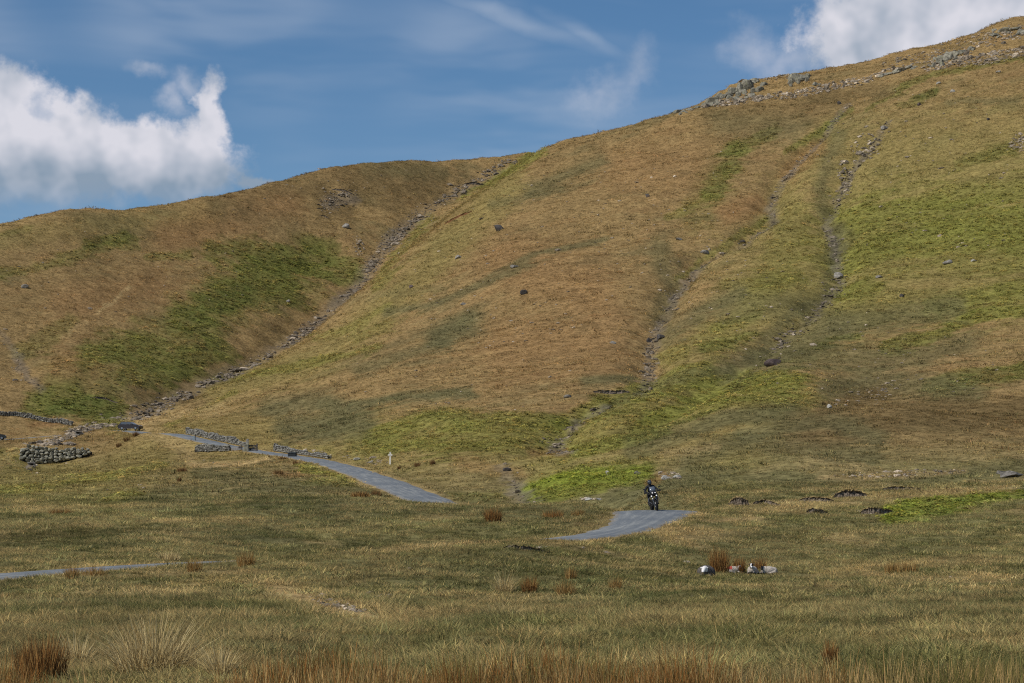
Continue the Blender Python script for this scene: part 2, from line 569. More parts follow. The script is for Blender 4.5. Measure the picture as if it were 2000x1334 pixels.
# ------------------------------------------------------------------ road bed
ROAD = catmull(np.array([wpt(*q) for q in ROAD_UVD]), 10)
_k = np.ones(9) / 9
for _ in range(2):
    for c in range(3):
        ROAD[4:-4, c] = np.convolve(ROAD[:, c], _k, 'valid')


def road_half(i):
    y = ROAD[int(min(max(i, 0), len(ROAD) - 1)), 1]
    h = (1.45 if y < 112 else 1.6 if y < 150 else 1.85) + 0.85 * math.exp(-((y - 141.5) / 6.5) ** 2) + 0.25 * math.exp(-((y - 225) / 30) ** 2)
    return h


HALF = np.array([road_half(i) for i in range(len(ROAD))])
r0, r1 = np.searchsorted(ROWS, 55), np.searchsorted(ROWS, 470)
ROAD_DIST = np.full(ZZ.shape, 1e3)
pc0, pc1 = np.searchsorted(COLS, -0.30), np.searchsorted(COLS, 0.12)
sx, sy = XX[r0:r1, pc0:pc1], YY[r0:r1, pc0:pc1]
dist, par = seg_dist(sx, sy, ROAD[::3])
par = np.clip(par * 3, 0, len(ROAD) - 1)
rz = np.interp(par, np.arange(len(ROAD)), ROAD[:, 2])
hw = np.interp(par, np.arange(len(ROAD)), HALF)
edge = dist - hw
near_s = np.interp(sy, [60, 130, 200, 300, 335, 362, 380, 450], [2.2, 2.0, 4.0, 4.5, 2.6, 2.6, 4, 5.0])
wgt = 1 - sstep(edge, 0.15, near_s)
zs = ZZ[r0:r1, pc0:pc1]
ZZ[r0:r1, pc0:pc1] = zs * (1 - wgt) + wgt * (rz - 0.03 - 0.13 * sstep(-edge, 0.0, 0.7))
ROAD_DIST[r0:r1, pc0:pc1] = edge

SS = ZZ / DD
UU, VV = ps2uv(PP, SS)


def grid_at(x, y, A=None):
    """bilinear read of the sheet (height by default) at world x, y"""
    A = ZZ if A is None else A
    x, y = np.asarray(x, float), np.asarray(y, float)
    p = x / y
    j = np.clip(np.searchsorted(COLS, p) - 1, 0, len(COLS) - 2)
    i = np.clip(np.searchsorted(ROWS, y) - 1, 0, len(ROWS) - 2)
    t = np.clip((p - COLS[j]) / (COLS[j + 1] - COLS[j]), 0, 1)
    r = np.clip((y - ROWS[i]) / (ROWS[i + 1] - ROWS[i]), 0, 1)
    if A.ndim == 3:
        t, r = t[..., None], r[..., None]
    return (A[i, j] * (1 - t) + A[i, j + 1] * t) * (1 - r) + (A[i + 1, j] * (1 - t) + A[i + 1, j + 1] * t) * r


def ground(x, y):
    return float(grid_at(x, y))


def hit(u, v):
    return Vector(first_hit(u, v))
# ------------------------------------------------------------------ what grows where (patches lie on the land, outlines ragged)
def srgb(r, g, b):
    c = np.array([r, g, b], float) / 255
    return np.where(c <= 0.04045, c / 12.92, ((c + 0.055) / 1.055) ** 2.4)


PAL = {
    'B': srgb(140, 118, 80), 'G': srgb(101, 104, 54), 'D': srgb(98, 95, 66), 'P': srgb(168, 145, 102), 'O': srgb(120, 114, 76),
    'S': srgb(124, 118, 110), 'K': srgb(62, 52, 42), 'R': srgb(140, 109, 74), 'Y': srgb(130, 120, 72), 'L': srgb(114, 115, 57),
    'N': srgb(114, 124, 49), 'H': srgb(108, 92, 62), 'E': srgb(82, 91, 47),
}
PATCH = [
    # (kind, photo polyline, half width px, strength)
    ('Y', [(1560, 560), (1750, 480), (2100, 470)], 150, .8), ('Y', [(1700, 330), (2100, 300)], 110, .6), ('Y', [(1100, 900), (1500, 800), (1400, 900)], 60, .6),
    ('Y', [(650, 860), (900, 860), (1100, 900)], 55, .6), ('Y', [(0, 930), (200, 940), (340, 860), (520, 850)], 45, .55), ('Y', [(420, 760), (640, 700), (800, 560), (900, 450), (1000, 360)], 34, .6),
    ('Y', [(0, 470), (130, 450), (300, 430), (420, 420)], 24, .35), ('Y', [(1500, 420), (1560, 340), (1620, 260)], 30, .5), ('Y', [(1330, 700), (1420, 640), (1560, 560)], 40, .6),
    ('L', [(1100, 860), (1250, 800), (1400, 760), (1560, 760)], 46, .55), ('L', [(1650, 480), (1800, 440), (2100, 470)], 80, .5), ('L', [(1640, 600), (1850, 600), (2080, 560)], 40, .35), ('G', [(130, 760), (300, 690), (430, 590), (600, 520)], 62, .5), ('L', [(1040, 960), (1260, 915)], 30, .4), ('L', [(700, 860), (1080, 850)], 34, .45), ('L', [(1560, 420), (1500, 560), (1400, 680)], 40, .35), ('G', [(1400, 340), (1360, 420)], 40, .3),
    ('R', [(330, 460), (450, 430), (560, 400)], 34, .6), ('R', [(130, 600), (300, 560)], 40, .5), ('R', [(1000, 520), (1150, 560), (1180, 660), (1000, 680)], 60, .5),
    ('R', [(1420, 420), (1480, 400)], 22, .7), ('R', [(1220, 330), (1340, 330)], 50, .4), ('R', [(180, 720), (120, 700)], 30, .4), ('R', [(1540, 340), (1600, 290)], 16, .6),
    ('H', [(430, 380), (640, 350), (850, 340)], 30, .5), ('H', [(640, 400), (760, 380), (860, 370)], 30, .5), ('H', [(1400, 225), (1560, 215), (1640, 200)], 28, .55), ('H', [(1560, 195), (1720, 172)], 12, .7),
    ('H', [(380, 780), (300, 760), (440, 720), (560, 640)], 22, .5),
    ('G', [(70, 800), (130, 775), (190, 800), (230, 818)], 28, .95), ('E', [(100, 810), (180, 790), (220, 800)], 16, .7), ('G', [(180, 690), (260, 680), (340, 722), (400, 690)], 34, .85), ('G', [(360, 630), (430, 585), (500, 550), (560, 560)], 40, .9),
    ('E', [(380, 615), (470, 575)], 22, .5), ('E', [(560, 520), (640, 525)], 20, .6), ('G', [(430, 490), (540, 505), (640, 520), (680, 535)], 30, .9), ('G', [(0, 535), (100, 515), (180, 490), (260, 470)], 12, .6), ('G', [(170, 478), (240, 462)], 12, .8), ('G', [(290, 498), (370, 498)], 8, .6),
    ('G', [(130, 635), (40, 690)], 18, .45), ('G', [(250, 740), (340, 730)], 26, .6), ('G', [(400, 640), (440, 690)], 20, .7), ('G', [(600, 480), (650, 490)], 16, .5), ('G', [(0, 455), (60, 445)], 5, .4),
    ('L', [(1065, 297), (1010, 325), (960, 352), (905, 382)], 8, .9), ('L', [(840, 425), (770, 510), (735, 565)], 12, .6), ('L', [(620, 660), (690, 640), (760, 600)], 10, .5), ('L', [(420, 745), (560, 722), (680, 695), (740, 680)], 7, .6), ('L', [(330, 832), (460, 765)], 5, .6), ('L', [(700, 660), (760, 640)], 12, .35),
    ('G', [(1440, 290), (1420, 330), (1390, 375)], 24, .85), ('G', [(1510, 258), (1440, 295)], 16, .7), ('L', [(1390, 385), (1300, 425)], 9, .5), ('L', [(1640, 225), (1600, 262), (1540, 300)], 6, .7),
    ('L', [(720, 855), (830, 818), (920, 830), (1090, 830)], 22, .7), ('L', [(760, 872), (900, 868), (1010, 855)], 18, .6), ('G', [(820, 815), (900, 822)], 9, .6),
    ('L', [(1095, 825), (1200, 782), (1300, 752), (1380, 725)], 24, .8), ('G', [(1380, 682), (1480, 652)], 12, .7), ('L', [(1250, 845), (1340, 792), (1430, 752), (1550, 742)], 26, .95), ('L', [(1130, 882), (1220, 862), (1300, 838)], 12, .8),
    ('N', [(1040, 968), (1120, 945), (1200, 932), (1262, 925)], 20, .95), ('L', [(1060, 968), (1180, 955)], 12, .9), ('L', [(880, 972), (985, 978)], 9, .5), ('L', [(1290, 700), (1340, 690)], 14, .5),
    ('L', [(1500, 430), (1400, 490), (1330, 545)], 7, .6), ('L', [(1490, 610), (1400, 640)], 10, .5), ('L', [(1420, 560), (1560, 540)], 16, .4),
    ('L', [(1650, 430), (1760, 412), (1880, 420), (2100, 440)], 32, .75), ('L', [(1645, 520), (1710, 480), (1860, 462), (2000, 480)], 28, .75), ('L', [(1710, 560), (1640, 578)], 18, .7), ('L', [(1810, 605), (1900, 590), (2080, 555)], 18, .75),
    ('G', [(1600, 678), (1640, 662), (1690, 656)], 9, .95), ('L', [(1740, 682), (1830, 658), (1900, 622), (2080, 596)], 14, .85), ('G', [(1815, 757), (1900, 737), (2080, 712)], 17, .95), ('N', [(1735, 1006), (1840, 988), (1920, 977), (2100, 962)], 15, 1.0), ('G', [(1780, 1000), (1900, 982), (2050, 975)], 6, .5),
    ('G', [(1690, 212), (1740, 182), (1800, 150), (1900, 132), (2080, 105)], 6, .75), ('G', [(1600, 268), (1660, 215)], 7, .7), ('E', [(1785, 192), (1822, 184)], 9, .9), ('G', [(1760, 205), (1800, 200)], 7, .5), ('G', [(1870, 320), (1970, 295)], 13, .7), ('L', [(1840, 380), (2000, 370)], 26, .5), ('D', [(1850, 200), (1990, 195)], 7, .5),
    ('L', [(0, 962), (120, 946), (220, 927), (320, 905)], 8, .6), ('L', [(215, 972), (260, 965)], 6, .6), ('L', [(595, 916), (640, 925), (675, 938)], 8, .85), ('L', [(590, 945), (690, 944)], 6, .5), ('G', [(-60, 880), (30, 895)], 14, .75), ('L', [(560, 870), (640, 880)], 8, .3),
    ('D', [(860, 660), (920, 630)], 24, .85), ('D', [(700, 725), (800, 690), (870, 670)], 13, .6), ('D', [(690, 795), (800, 780), (920, 768)], 9, .85), ('D', [(530, 800), (640, 790), (710, 820), (560, 845)], 22, .75), ('D', [(760, 610), (880, 580), (960, 545), (1050, 500), (1180, 468)], 8, .7), ('D', [(1040, 375), (1120, 335), (1180, 312)], 15, .65), ('D', [(960, 400), (1100, 372)], 9, .5), ('D', [(1140, 745), (1230, 740)], 10, .8), ('D', [(650, 590), (860, 560)], 8, .3),
    ('D', [(1290, 480), (1318, 560), (1290, 620)], 22, .6), ('D', [(1300, 660), (1380, 600), (1440, 570)], 16, .6), ('D', [(1640, 262), (1600, 360), (1640, 500), (1600, 590), (1500, 660)], 13, .55), ('D', [(1640, 460), (1625, 500)], 16, .7), ('D', [(1420, 725), (1640, 640), (1760, 620), (1860, 600)], 24, .65), ('D', [(1480, 700), (1640, 700), (1800, 700), (1900, 670)], 22, .6), ('D', [(1620, 760), (1760, 750), (1900, 770)], 26, .7), ('D', [(1180, 800), (1340, 730), (1420, 725)], 9, .5), ('D', [(1230, 862), (1420, 810), (1560, 800)], 13, .4),
    ('H', [(1650, 840), (1800, 800), (2060, 800)], 22, .75), ('H', [(1560, 850), (1750, 850)], 16, .5), ('D', [(1340, 900), (1450, 860), (1700, 890)], 20, .6), ('D', [(1200, 975), (1290, 950), (1400, 930)], 18, .7), ('D', [(1420, 925), (1700, 945), (2050, 905)], 14, .5), ('H', [(1650, 790), (1720, 765)], 14, .6),
    ('D', [(1230, 885), (1330, 855), (1420, 815), (1540, 800)], 13, .65), ('P', [(1290, 888), (1400, 878)], 8, .35), ('H', [(1560, 835), (1800, 810), (2060, 830)], 30, .7), ('D', [(1450, 850), (1620, 815), (1720, 860)], 20, .7), ('H', [(1600, 800), (1720, 775)], 12, .6), ('D', [(1420, 600), (1560, 600), (1650, 640)], 26, .45), ('D', [(560, 830), (700, 845), (640, 800)], 22, .5), ('D', [(430, 320 + 90), (560, 440)], 20, .25), ('D', [(720, 330), (860, 335)], 14, .4), ('D', [(1420, 240), (1560, 250)], 26, .45),
    ('H', [(560, 890), (600, 880)], 6, .3), ('D', [(400, 925), (600, 960), (500, 985)], 22, .6), ('D', [(480, 908), (530, 900)], 6, .7), ('D', [(300, 980), (700, 990), (1000, 1000), (1180, 1015)], 22, .55), ('D', [(0, 1045), (300, 1045), (560, 1040)], 20, .6), ('H', [(0, 1050), (180, 1040)], 14, .4), ('D', [(0, 1210), (300, 1190), (600, 1230)], 40, .45), ('D', [(700, 1120), (1000, 1130), (1300, 1190)], 40, .35), ('D', [(1500, 1130), (1700, 1170)], 18, .35), ('D', [(820, 1205), (980, 1210)], 12, .6), ('D', [(1650, 1190), (1990, 1180)], 22, .4),
    ('P', [(378, 906), (450, 908), (520, 896)], 7, .95), ('P', [(520, 884), (575, 892)], 4, .8), ('P', [(672, 379), (690, 384)], 5, 1), ('P', [(258, 560), (225, 592), (188, 615)], 3, .8), ('P', [(165, 632), (125, 655)], 3, .5), ('P', [(525, 1152), (580, 1166), (640, 1185), (740, 1200)], 13, 1.0), ('P', [(700, 1205), (760, 1215)], 6, .7), ('P', [(1680, 1118), (1800, 1132), (2000, 1138)], 6, .7), ('P', [(1450, 1002), (1600, 985), (1800, 965), (1990, 955)], 9, .6), ('P', [(1362, 1016), (1500, 1009)], 2.5, .9), ('P', [(1600, 930), (1880, 918)], 5, .5),
    ('P', [(120, 1128), (300, 1124), (430, 1116), (520, 1120)], 5, .55), ('P', [(700, 1078), (860, 1065), (1080, 1058), (1200, 1055)], 6, .6), ('P', [(0, 905), (60, 860), (100, 850)], 12, .4), ('R', [(60, 830), (110, 825)], 8, .7), ('P', [(280, 830), (340, 870), (370, 890)], 16, .5), ('P', [(440, 800), (330, 810), (250, 825)], 10, .5), ('P', [(700, 920), (800, 955), (860, 985)], 4, .7), ('R', [(540, 925), (590, 930)], 8, .6), ('R', [(1300, 930), (1260, 945)], 6, .6), ('R', [(1040, 885), (1110, 885)], 10, .5), ('R', [(900, 905), (1020, 925)], 14, .4),
]
world_warp = fbm(XX / 16, YY / 16, 4, 51)
world_warp2 = fbm(XX / 16, YY / 16, 4, 56)
nearw = 1 - sstep(DD, 60, 200)
fine_w = fbm(XX / 2.2, YY / 2.2, 3, 61)
Uw = UU + world_warp * 16 + fine_w * (7 + 10 * nearw)
Vw = VV + world_warp2 * 9 + fine_w * (4 + 3 * nearw)
low = 1 - sstep(DD, 175, 240) * (0.5 + 0.5 * sstep(-VV, -930, -860))
low = np.clip(low, 0, 1)[..., None]
COLR = PAL['B'] * (1 - low) + PAL['O'] * low
big = fbm(XX / 60, YY / 60, 3, 71)[..., None]
COLR = COLR * (1 + 0.10 * big)
# open moor: straw and dark rush-green in drifts
n_a = sstep(fbm(XX / 5.5, YY / 9.0, 4, 81), 0.02, 0.45)[..., None]
n_b = sstep(fbm(XX / 4.5, YY / 8.0, 4, 85), 0.05, 0.5)[..., None]
COLR = COLR * (1 - low * n_a * 0.55) + PAL['D'] * low * n_a * 0.55
COLR = COLR * (1 - low * n_b * 0.55) + PAL['P'] * low * n_b * 0.55
# hill: streaks of bent grass and moss
hill = 1 - low
n_c = sstep(fbm(XX / 14, YY / 14, 5, 95, .6), 0.10, 0.5)[..., None]
n_d = sstep(fbm(XX / 10, YY / 10, 5, 99, .6), 0.14, 0.55)[..., None]
COLR = COLR * (1 - hill * n_c * 0.42) + PAL['D'] * hill * n_c * 0.42
COLR = COLR * (1 - hill * n_d * 0.28) + PAL['R'] * hill * n_d * 0.28
GREEN = np.zeros(UU.shape, np.float32)
BARE = np.zeros(UU.shape, np.float32)
rag = fbm(XX / 7.0, YY / 7.0, 5, 58, .62)
vis = (DD > 18) & (DD < 900)
for kind, pl, wd, st in PATCH:
    a = np.array(pl, float)
    m = vis & (Uw > a[:, 0].min() - 2.2 * wd - 20) & (Uw < a[:, 0].max() + 2.2 * wd + 20) & (Vw > a[:, 1].min() - 2.2 * wd - 20) & (Vw < a[:, 1].max() + 2.2 * wd + 20)
    if not m.any():
        continue
    # rows are foreshortened on the flat moor, so measure them a little stretched
    dist, _ = seg_dist(Uw[m], Vw[m], a)
    dist = dist * (1 + 0.45 * fine_w[m])
    k = st * (1 - sstep(dist, wd * 0.25, wd * 1.7))
    if kind == 'P' and st >= .7:
        BARE[m] = np.maximum(BARE[m], k)
    if kind in 'GLEN':
        k = st * sstep(k / st + 0.75 * rag[m], 0.18, 0.85) * (0.7 + 0.3 * sstep(fine_w[m], -0.4, 0.2)) * (1 - sstep(dist, wd * 1.3, wd * 1.8)) * 0.9
        GREEN[m] = np.maximum(GREEN[m], k)
    else:
        GREEN[m] *= (1 - k * 0.8)
    COLR[m] = COLR[m] * (1 - k[:, None]) + PAL[kind] * k[:, None]

# stony beds of the gullies
STONY = np.zeros(UU.shape, np.float32)
BED = {'main': 2.5, 'mid': 1.0, 'right': 0.9, 'foot': 0.8, 'scar': 2.2, 'left': 0.9}
for name, W in CARVED.items():
    m = (DD > W[:, 1].min() - 12) & (DD < W[:, 1].max() + 12) & (np.abs(XX - W[:, 0].mean()) < np.ptp(W[:, 0]) / 2 + 14)
    dist, par = seg_dist(XX[m] + fine_w[m] * 1.2, YY[m] + world_warp[m] * 2, W)
    k = (1 - sstep(dist, BED[name] * .5, BED[name] * 1.6)) * (0.55 + 0.45 * sstep(fbm(par * 2.2, par * 0 + 3.3, 2, 5), -0.4, 0.3))
    STONY[m] = np.maximum(STONY[m], k)
    mix_s = (k * (0.62 * np.interp(par, [0, 4, 6, 9, 12, 15, 20], [.15, .4, 1, 1, .8, .5, .5]) if name == 'main' else 0.55 * (1 - sstep(par, 6.5, 8.5)) if name == 'right' else 0.55))[:, None]
    soil = PAL['S'] * 0.55 + PAL['K'] * 0.45
    COLR[m] = COLR[m] * (1 - mix_s) + soil * mix_s
    GREEN[m] *= 1 - k
# verges of the road
k = ((1 - sstep(ROAD_DIST, 0.2, 1.3)) * (0.45 + 0.4 * fine_w))[..., None]
k = np.clip(k, 0, 1)
COLR = COLR * (1 - k) + PAL['P'] * k
clod = fbm(XX / 4.5, YY / 4.5, 3, 57)
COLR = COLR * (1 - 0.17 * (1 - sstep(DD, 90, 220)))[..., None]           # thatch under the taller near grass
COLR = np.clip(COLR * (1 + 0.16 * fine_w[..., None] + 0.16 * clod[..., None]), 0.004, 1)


# ------------------------------------------------------------------ materials
def mat(name, col, rough=0.9, spec=0.2, metal=0.0, bump=0.0, scale=30.0, var=0.25, dark=None, coords='Object', detail=5):
    m = bpy.data.materials.new(name)
    m.use_nodes = True
    T = NT(m.node_tree)
    b = T.n['Principled BSDF']
    b.inputs['Roughness'].default_value = rough
    b.inputs['Specular IOR Level'].default_value = spec
    b.inputs['Metallic'].default_value = metal
    tc = T.new('ShaderNodeTexCoord')
    nz = T.noise(tc.outputs[coords], scale, detail, 0.6)
    if var:
        lo = tuple(c * (1 - var) for c in (dark or col)) + (1,)
        hi = tuple(min(1, c * (1 + var)) for c in col) + (1,)
        T.put(b.inputs['Base Color'], T.mix(T.smooth(nz, 0.3, 0.7), lo, hi))
    else:
        b.inputs['Base Color'].default_value = tuple(col) + (1,)
    if bump:
        bp = T.new('ShaderNodeBump')
        bp.inputs['Strength'].default_value = bump
        bp.inputs['Distance'].default_value = 0.05
        T.put(bp.inputs['Height'], nz)
        T.l.new(bp.outputs[0], b.inputs['Normal'])
    return m


def mat_ground():
    m = bpy.data.materials.new("moor_turf")
    m.use_nodes = True
    T = NT(m.node_tree)
    b = T.n['Principled BSDF']
    b.inputs['Roughness'].default_value = 1.0
    b.inputs['Specular IOR Level'].default_value = 0.0
    at = T.new('ShaderNodeAttribute', attribute_name='cover')
    tc = T.new('ShaderNodeTexCoord')
    o = tc.outputs['Object']
    n1 = T.noise(o, 1.6, 6, 0.65)
    n2 = T.noise(o, 9.0, 4, 0.6)
    n3 = T.noise(T.vmath('MULTIPLY', o, (1, 1, 0.4)), 0.55, 5, 0.62)
    v = T.math('ADD', T.math('MULTIPLY', T.smooth(n1, 0.28, 0.72), 0.8), T.math('MULTIPLY', T.smooth(n2, 0.25, 0.75), 0.45))
    v = T.math('ADD', v, T.math('MULTIPLY', T.smooth(n3, 0.25, 0.75), 0.35))
    v = T.math('ADD', v, 0.16)
    c = T.mix(1.0, at.outputs['Color'], T.vec(v, v, v), 'MULTIPLY')
    T.put(b.inputs['Base Color'], c)
    bp = T.new('ShaderNodeBump')
    bp.inputs['Strength'].default_value = 0.55
    bp.inputs['Distance'].default_value = 0.22
    T.put(bp.inputs['Height'], T.math('ADD', n1, T.math('MULTIPLY', n2, 0.25)))
    T.l.new(bp.outputs[0], b.inputs['Normal'])
    return m


def mesh_np(name, V, Q, col=None, smooth=True, attr='cover'):
    """mesh from numpy arrays: V (n,3), Q (m,k) with k = 3 or 4"""
    V = np.asarray(V, np.float32)
    Q = np.asarray(Q, np.int32)
    me = bpy.data.meshes.new(name)
    me.vertices.add(len(V))
    me.vertices.foreach_set('co', V.ravel())
    k = Q.shape[1]
    me.loops.add(Q.size)
    me.loops.foreach_set('vertex_index', Q.ravel())
    me.polygons.add(len(Q))
    me.polygons.foreach_set('loop_start', np.arange(0, Q.size, k, dtype=np.int32))
    me.polygons.foreach_set('use_smooth', np.full(len(Q), smooth, bool))
    me.update(calc_edges=True)
    if col is not None:
        a = me.attributes.new(attr, 'FLOAT_COLOR', 'POINT')
        c = np.ones((len(V), 4), np.float32)
        c[:, :3] = col
        a.data.foreach_set('color', c.ravel())
    return me


def link(name, me, m=None, parent=None, loc=None, rz=None):
    o = bpy.data.objects.new(name, me)
    COL.objects.link(o)
    if m is not None and me is not None and not me.materials:
        me.materials.append(m)
    if parent is not None:
        o.parent = parent
    if loc is not None:
        o.location = loc
    if rz is not None:
        o.rotation_euler = (0, 0, rz)
    return o


def tag(o, label=None, cat=None, group=None, kind=None):
    if label:
        o['label'] = label
    if cat:
        o['category'] = cat
    if group:
        o['group'] = group
    if kind or cat:
        o['kind'] = kind or 'thing'
    return o


def empty(name, loc, rz=0.0, rot=None):
    o = bpy.data.objects.new(name, None)
    o.empty_display_size = 0.2
    COL.objects.link(o)
    o.location = loc
    o.rotation_euler = rot if rot is not None else (0, 0, rz)
    return o


nr, nc = ZZ.shape
idx = np.arange(nr * nc).reshape(nr, nc)
quads = np.stack([idx[:-1, :-1], idx[:-1, 1:], idx[1:, 1:], idx[1:, :-1]], -1).reshape(-1, 4)
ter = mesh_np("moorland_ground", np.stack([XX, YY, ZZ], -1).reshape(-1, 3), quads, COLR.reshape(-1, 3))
GROUND_MAT = mat_ground()
tag(link("moorland_ground", ter, GROUND_MAT), kind='structure')


# ------------------------------------------------------------------ road
def mat_tarmac():
    m = bpy.data.materials.new("worn_tarmac")
    m.use_nodes = True
    T = NT(m.node_tree)
    b = T.n['Principled BSDF']
    b.inputs['Roughness'].default_value = 0.72
    b.inputs['Specular IOR Level'].default_value = 0.3
    uv = T.new('ShaderNodeAttribute', attribute_name='across')
    sp = T.new('ShaderNodeSeparateColor')
    T.l.new(uv.outputs['Color'], sp.inputs[0])
    ac, al = sp.outputs[0], sp.outputs[1]
    st = T.vec(T.math('MULTIPLY', ac, 9.0), T.math('MULTIPLY', al, 90.0), 0)
    n1 = T.noise(st, 1.0, 5, 0.65)
    tc = T.new('ShaderNodeTexCoord')
    n2 = T.noise(tc.outputs['Object'], 6.0, 5, 0.6)
    n3 = T.noise(tc.outputs['Object'], 0.35, 4, 0.6)
    wear = T.math('ADD', T.smooth(n1, 0.42, 0.72), T.math('MULTIPLY', T.smooth(n3, 0.4, 0.7), 0.5))
    c = T.mix(T.math('MULTIPLY', wear, 0.8, clamp=True), (0.135, 0.152, 0.166, 1), (0.30, 0.31, 0.295, 1))
    c = T.mix(T.math('MULTIPLY', T.smooth(n2, 0.35, 0.75), 0.4), c, (0.11, 0.125, 0.14, 1))
    edge = T.smooth(T.math('ADD', T.math('ABSOLUTE', T.math('SUBTRACT', ac, 0.5)), T.math('MULTIPLY', T.math('SUBTRACT', n2, .5), .10)), 0.38, 0.50)
    c = T.mix(T.math('MULTIPLY', edge, 0.7), c, (0.24, 0.20, 0.14, 1))
    T.put(b.inputs['Base Color'], c)
    bp = T.new('ShaderNodeBump')
    bp.inputs['Strength'].default_value = 0.35
    bp.inputs['Distance'].default_value = 0.02
    T.put(bp.inputs['Height'], n2)
    T.l.new(bp.outputs[0], b.inputs['Normal'])
    return m


def build_road():
    tan = np.gradient(ROAD[:, :2], axis=0)
    tan /= np.linalg.norm(tan, axis=1)[:, None]
    nrm = np.stack([-tan[:, 1], tan[:, 0]], 1)
    prof = [(-1.06, -0.35), (-1.03, -0.07), (-0.93, -0.005), (-0.5, 0.05), (0, 0.07), (0.5, 0.05), (0.93, -0.005), (1.03, -0.07), (1.06, -0.35)]
    V, A = [], []
    arc = np.concatenate([[0], np.cumsum(np.linalg.norm(np.diff(ROAD[:, :2], axis=0), axis=1))])
    for i in range(len(ROAD)):
        wob = 0.10 * math.sin(i * 1.3) + 0.10 * math.sin(i * 0.47 + 1)
        for k, (a, z) in enumerate(prof):
            h = HALF[i] * a + (np.sign(a) * wob if abs(a) > 0.9 else 0)
            V.append((ROAD[i, 0] + nrm[i, 0] * h, ROAD[i, 1] + nrm[i, 1] * h, ROAD[i, 2] + z))
            A.append(((a + 1) / 2, arc[i] / 400.0, 0))
    n = len(prof)
    Q = [(i * n + k, i * n + k + 1, (i + 1) * n + k + 1, (i + 1) * n + k) for i in range(len(ROAD) - 1) for k in range(n - 1)]
    me = mesh_np("road", np.array(V), np.array(Q)[:, ::-1], np.array(A), True, 'across')
    tag(link("road", me, mat_tarmac()), kind='structure')


build_road()
# ------------------------------------------------------------------ grass, rushes and bracken
def blades(n, radius, h0, h1, width, lean, seed, segs=2, colfn=None, curl=0.5, base_r=None):
    """tapering bent blades as one mesh; returns verts, quads, per-vertex colour"""
    r = np.random.default_rng(seed)
    V, Q, C = [], [], []
    for i in range(n):
        a = r.uniform(0, 2 * math.pi)
        rr = radius * math.sqrt(r.uniform(0, 1))
        x, y = rr * math.cos(a), rr * math.sin(a)
        h = r.uniform(h0, h1) * (1 - 0.35 * (rr / radius) ** 2)
        la = a + r.normal(0, 0.7)
        ln = lean * r.uniform(0.2, 1.0) * (0.35 + rr / radius)
        dx, dy = math.cos(la) * ln * h, math.sin(la) * ln * h
        wa = r.uniform(0, math.pi)
        wx, wy = math.cos(wa) * width * .5, math.sin(wa) * width * .5
        c = colfn(r) if colfn else (1, 1, 1)
        b0 = len(V)
        for k in range(segs + 1):
            t = k / segs
            tt = t ** (1 + curl)
            w = (1 - t * 0.85)
            z = h * (t - 0.25 * ln * t * t)
            for sg in (-1, 1):
                V.append((x + dx * tt + sg * wx * w, y + dy * tt + sg * wy * w, z - 0.03))
                C.append(c)
        for k in range(segs):
            Q.append((b0 + 2 * k, b0 + 2 * k + 1, b0 + 2 * k + 3, b0 + 2 * k + 2))
    return np.array(V), np.array(Q), np.array(C)


def fern(n, radius, h, seed):
    r = np.random.default_rng(seed)
    V, Q, C = [], [], []
    for i in range(n):
        a = r.uniform(0, 2 * math.pi)
        rr = radius * math.sqrt(r.uniform(0, 1))
        z = h * (1 - 0.6 * (rr / radius) ** 2) * r.uniform(0.45, 1.0)
        L, W = r.uniform(.16, .30) * radius * 1.7, r.uniform(.06, .11) * radius * 1.7
        ca, sa = math.cos(a + r.normal(0, .6)), math.sin(a + r.normal(0, .6))
        x, y = rr * math.cos(a), rr * math.sin(a)
        dz = r.uniform(-.35, .25) * L
        rl = r.uniform(-.5, .5) * W
        b0 = len(V)
        V += [(x - ca * L * .5, y - sa * L * .5, z - dz), (x - sa * W, y + ca * W, z + rl), (x + ca * L * .7, y + sa * L * .7, z + dz * .6), (x + sa * W, y - ca * W, z - rl)]
        C += [(1, 1, 1) if r.uniform() > .15 else (1.1, .9, .8)] * 4
        Q.append((b0, b0 + 1, b0 + 2, b0 + 3))
    return np.array(V), np.array(Q), np.array(C)


def mat_leaf(name, instanced=True, trans=0.38):
    m = bpy.data.materials.new(name)
    m.use_nodes = True
    T = NT(m.node_tree)
    T.n.clear()
    a = T.new('ShaderNodeAttribute', attribute_name='blade')
    c = a.outputs['Color']
    if instanced:
        t = T.new('ShaderNodeAttribute', attribute_name='tint')
        t.attribute_type = 'INSTANCER'
        c = T.mix(1.0, c, t.outputs['Color'], 'MULTIPLY')
    d = T.new('ShaderNodeBsdfDiffuse')
    T.put(d.inputs['Color'], c)
    ge = T.new('ShaderNodeNewGeometry')
    nm = T.vmath('NORMALIZE', T.vmath('ADD', ge.outputs['Normal'], (0.0, 0.0, 1.1)))   # shading normal bent upward so upright blades look more sunlit
    T.put(d.inputs['Normal'], nm)
    tr = T.new('ShaderNodeBsdfTranslucent')
    T.put(tr.inputs['Color'], c)
    mx = T.new('ShaderNodeMixShader')
    mx.inputs[0].default_value = trans
    T.l.new(d.outputs[0], mx.inputs[1])
    T.l.new(tr.outputs[0], mx.inputs[2])
    o = T.new('ShaderNodeOutputMaterial')
    T.l.new(mx.outputs[0], o.inputs['Surface'])
    return m


LEAF_I = mat_leaf("grass_blades")
LEAF = mat_leaf("rush_stems", False)


def grasscol(r):
    q = r.uniform()
    k = r.uniform(.75, 1.25)
    if q < .5:
        return (0.98 * k, 1.0 * k, 0.95 * k)
    if q < .8:
        return (1.4 * k, 1.28 * k, 1.15 * k)
    return (.62 * k, .66 * k, .6 * k)


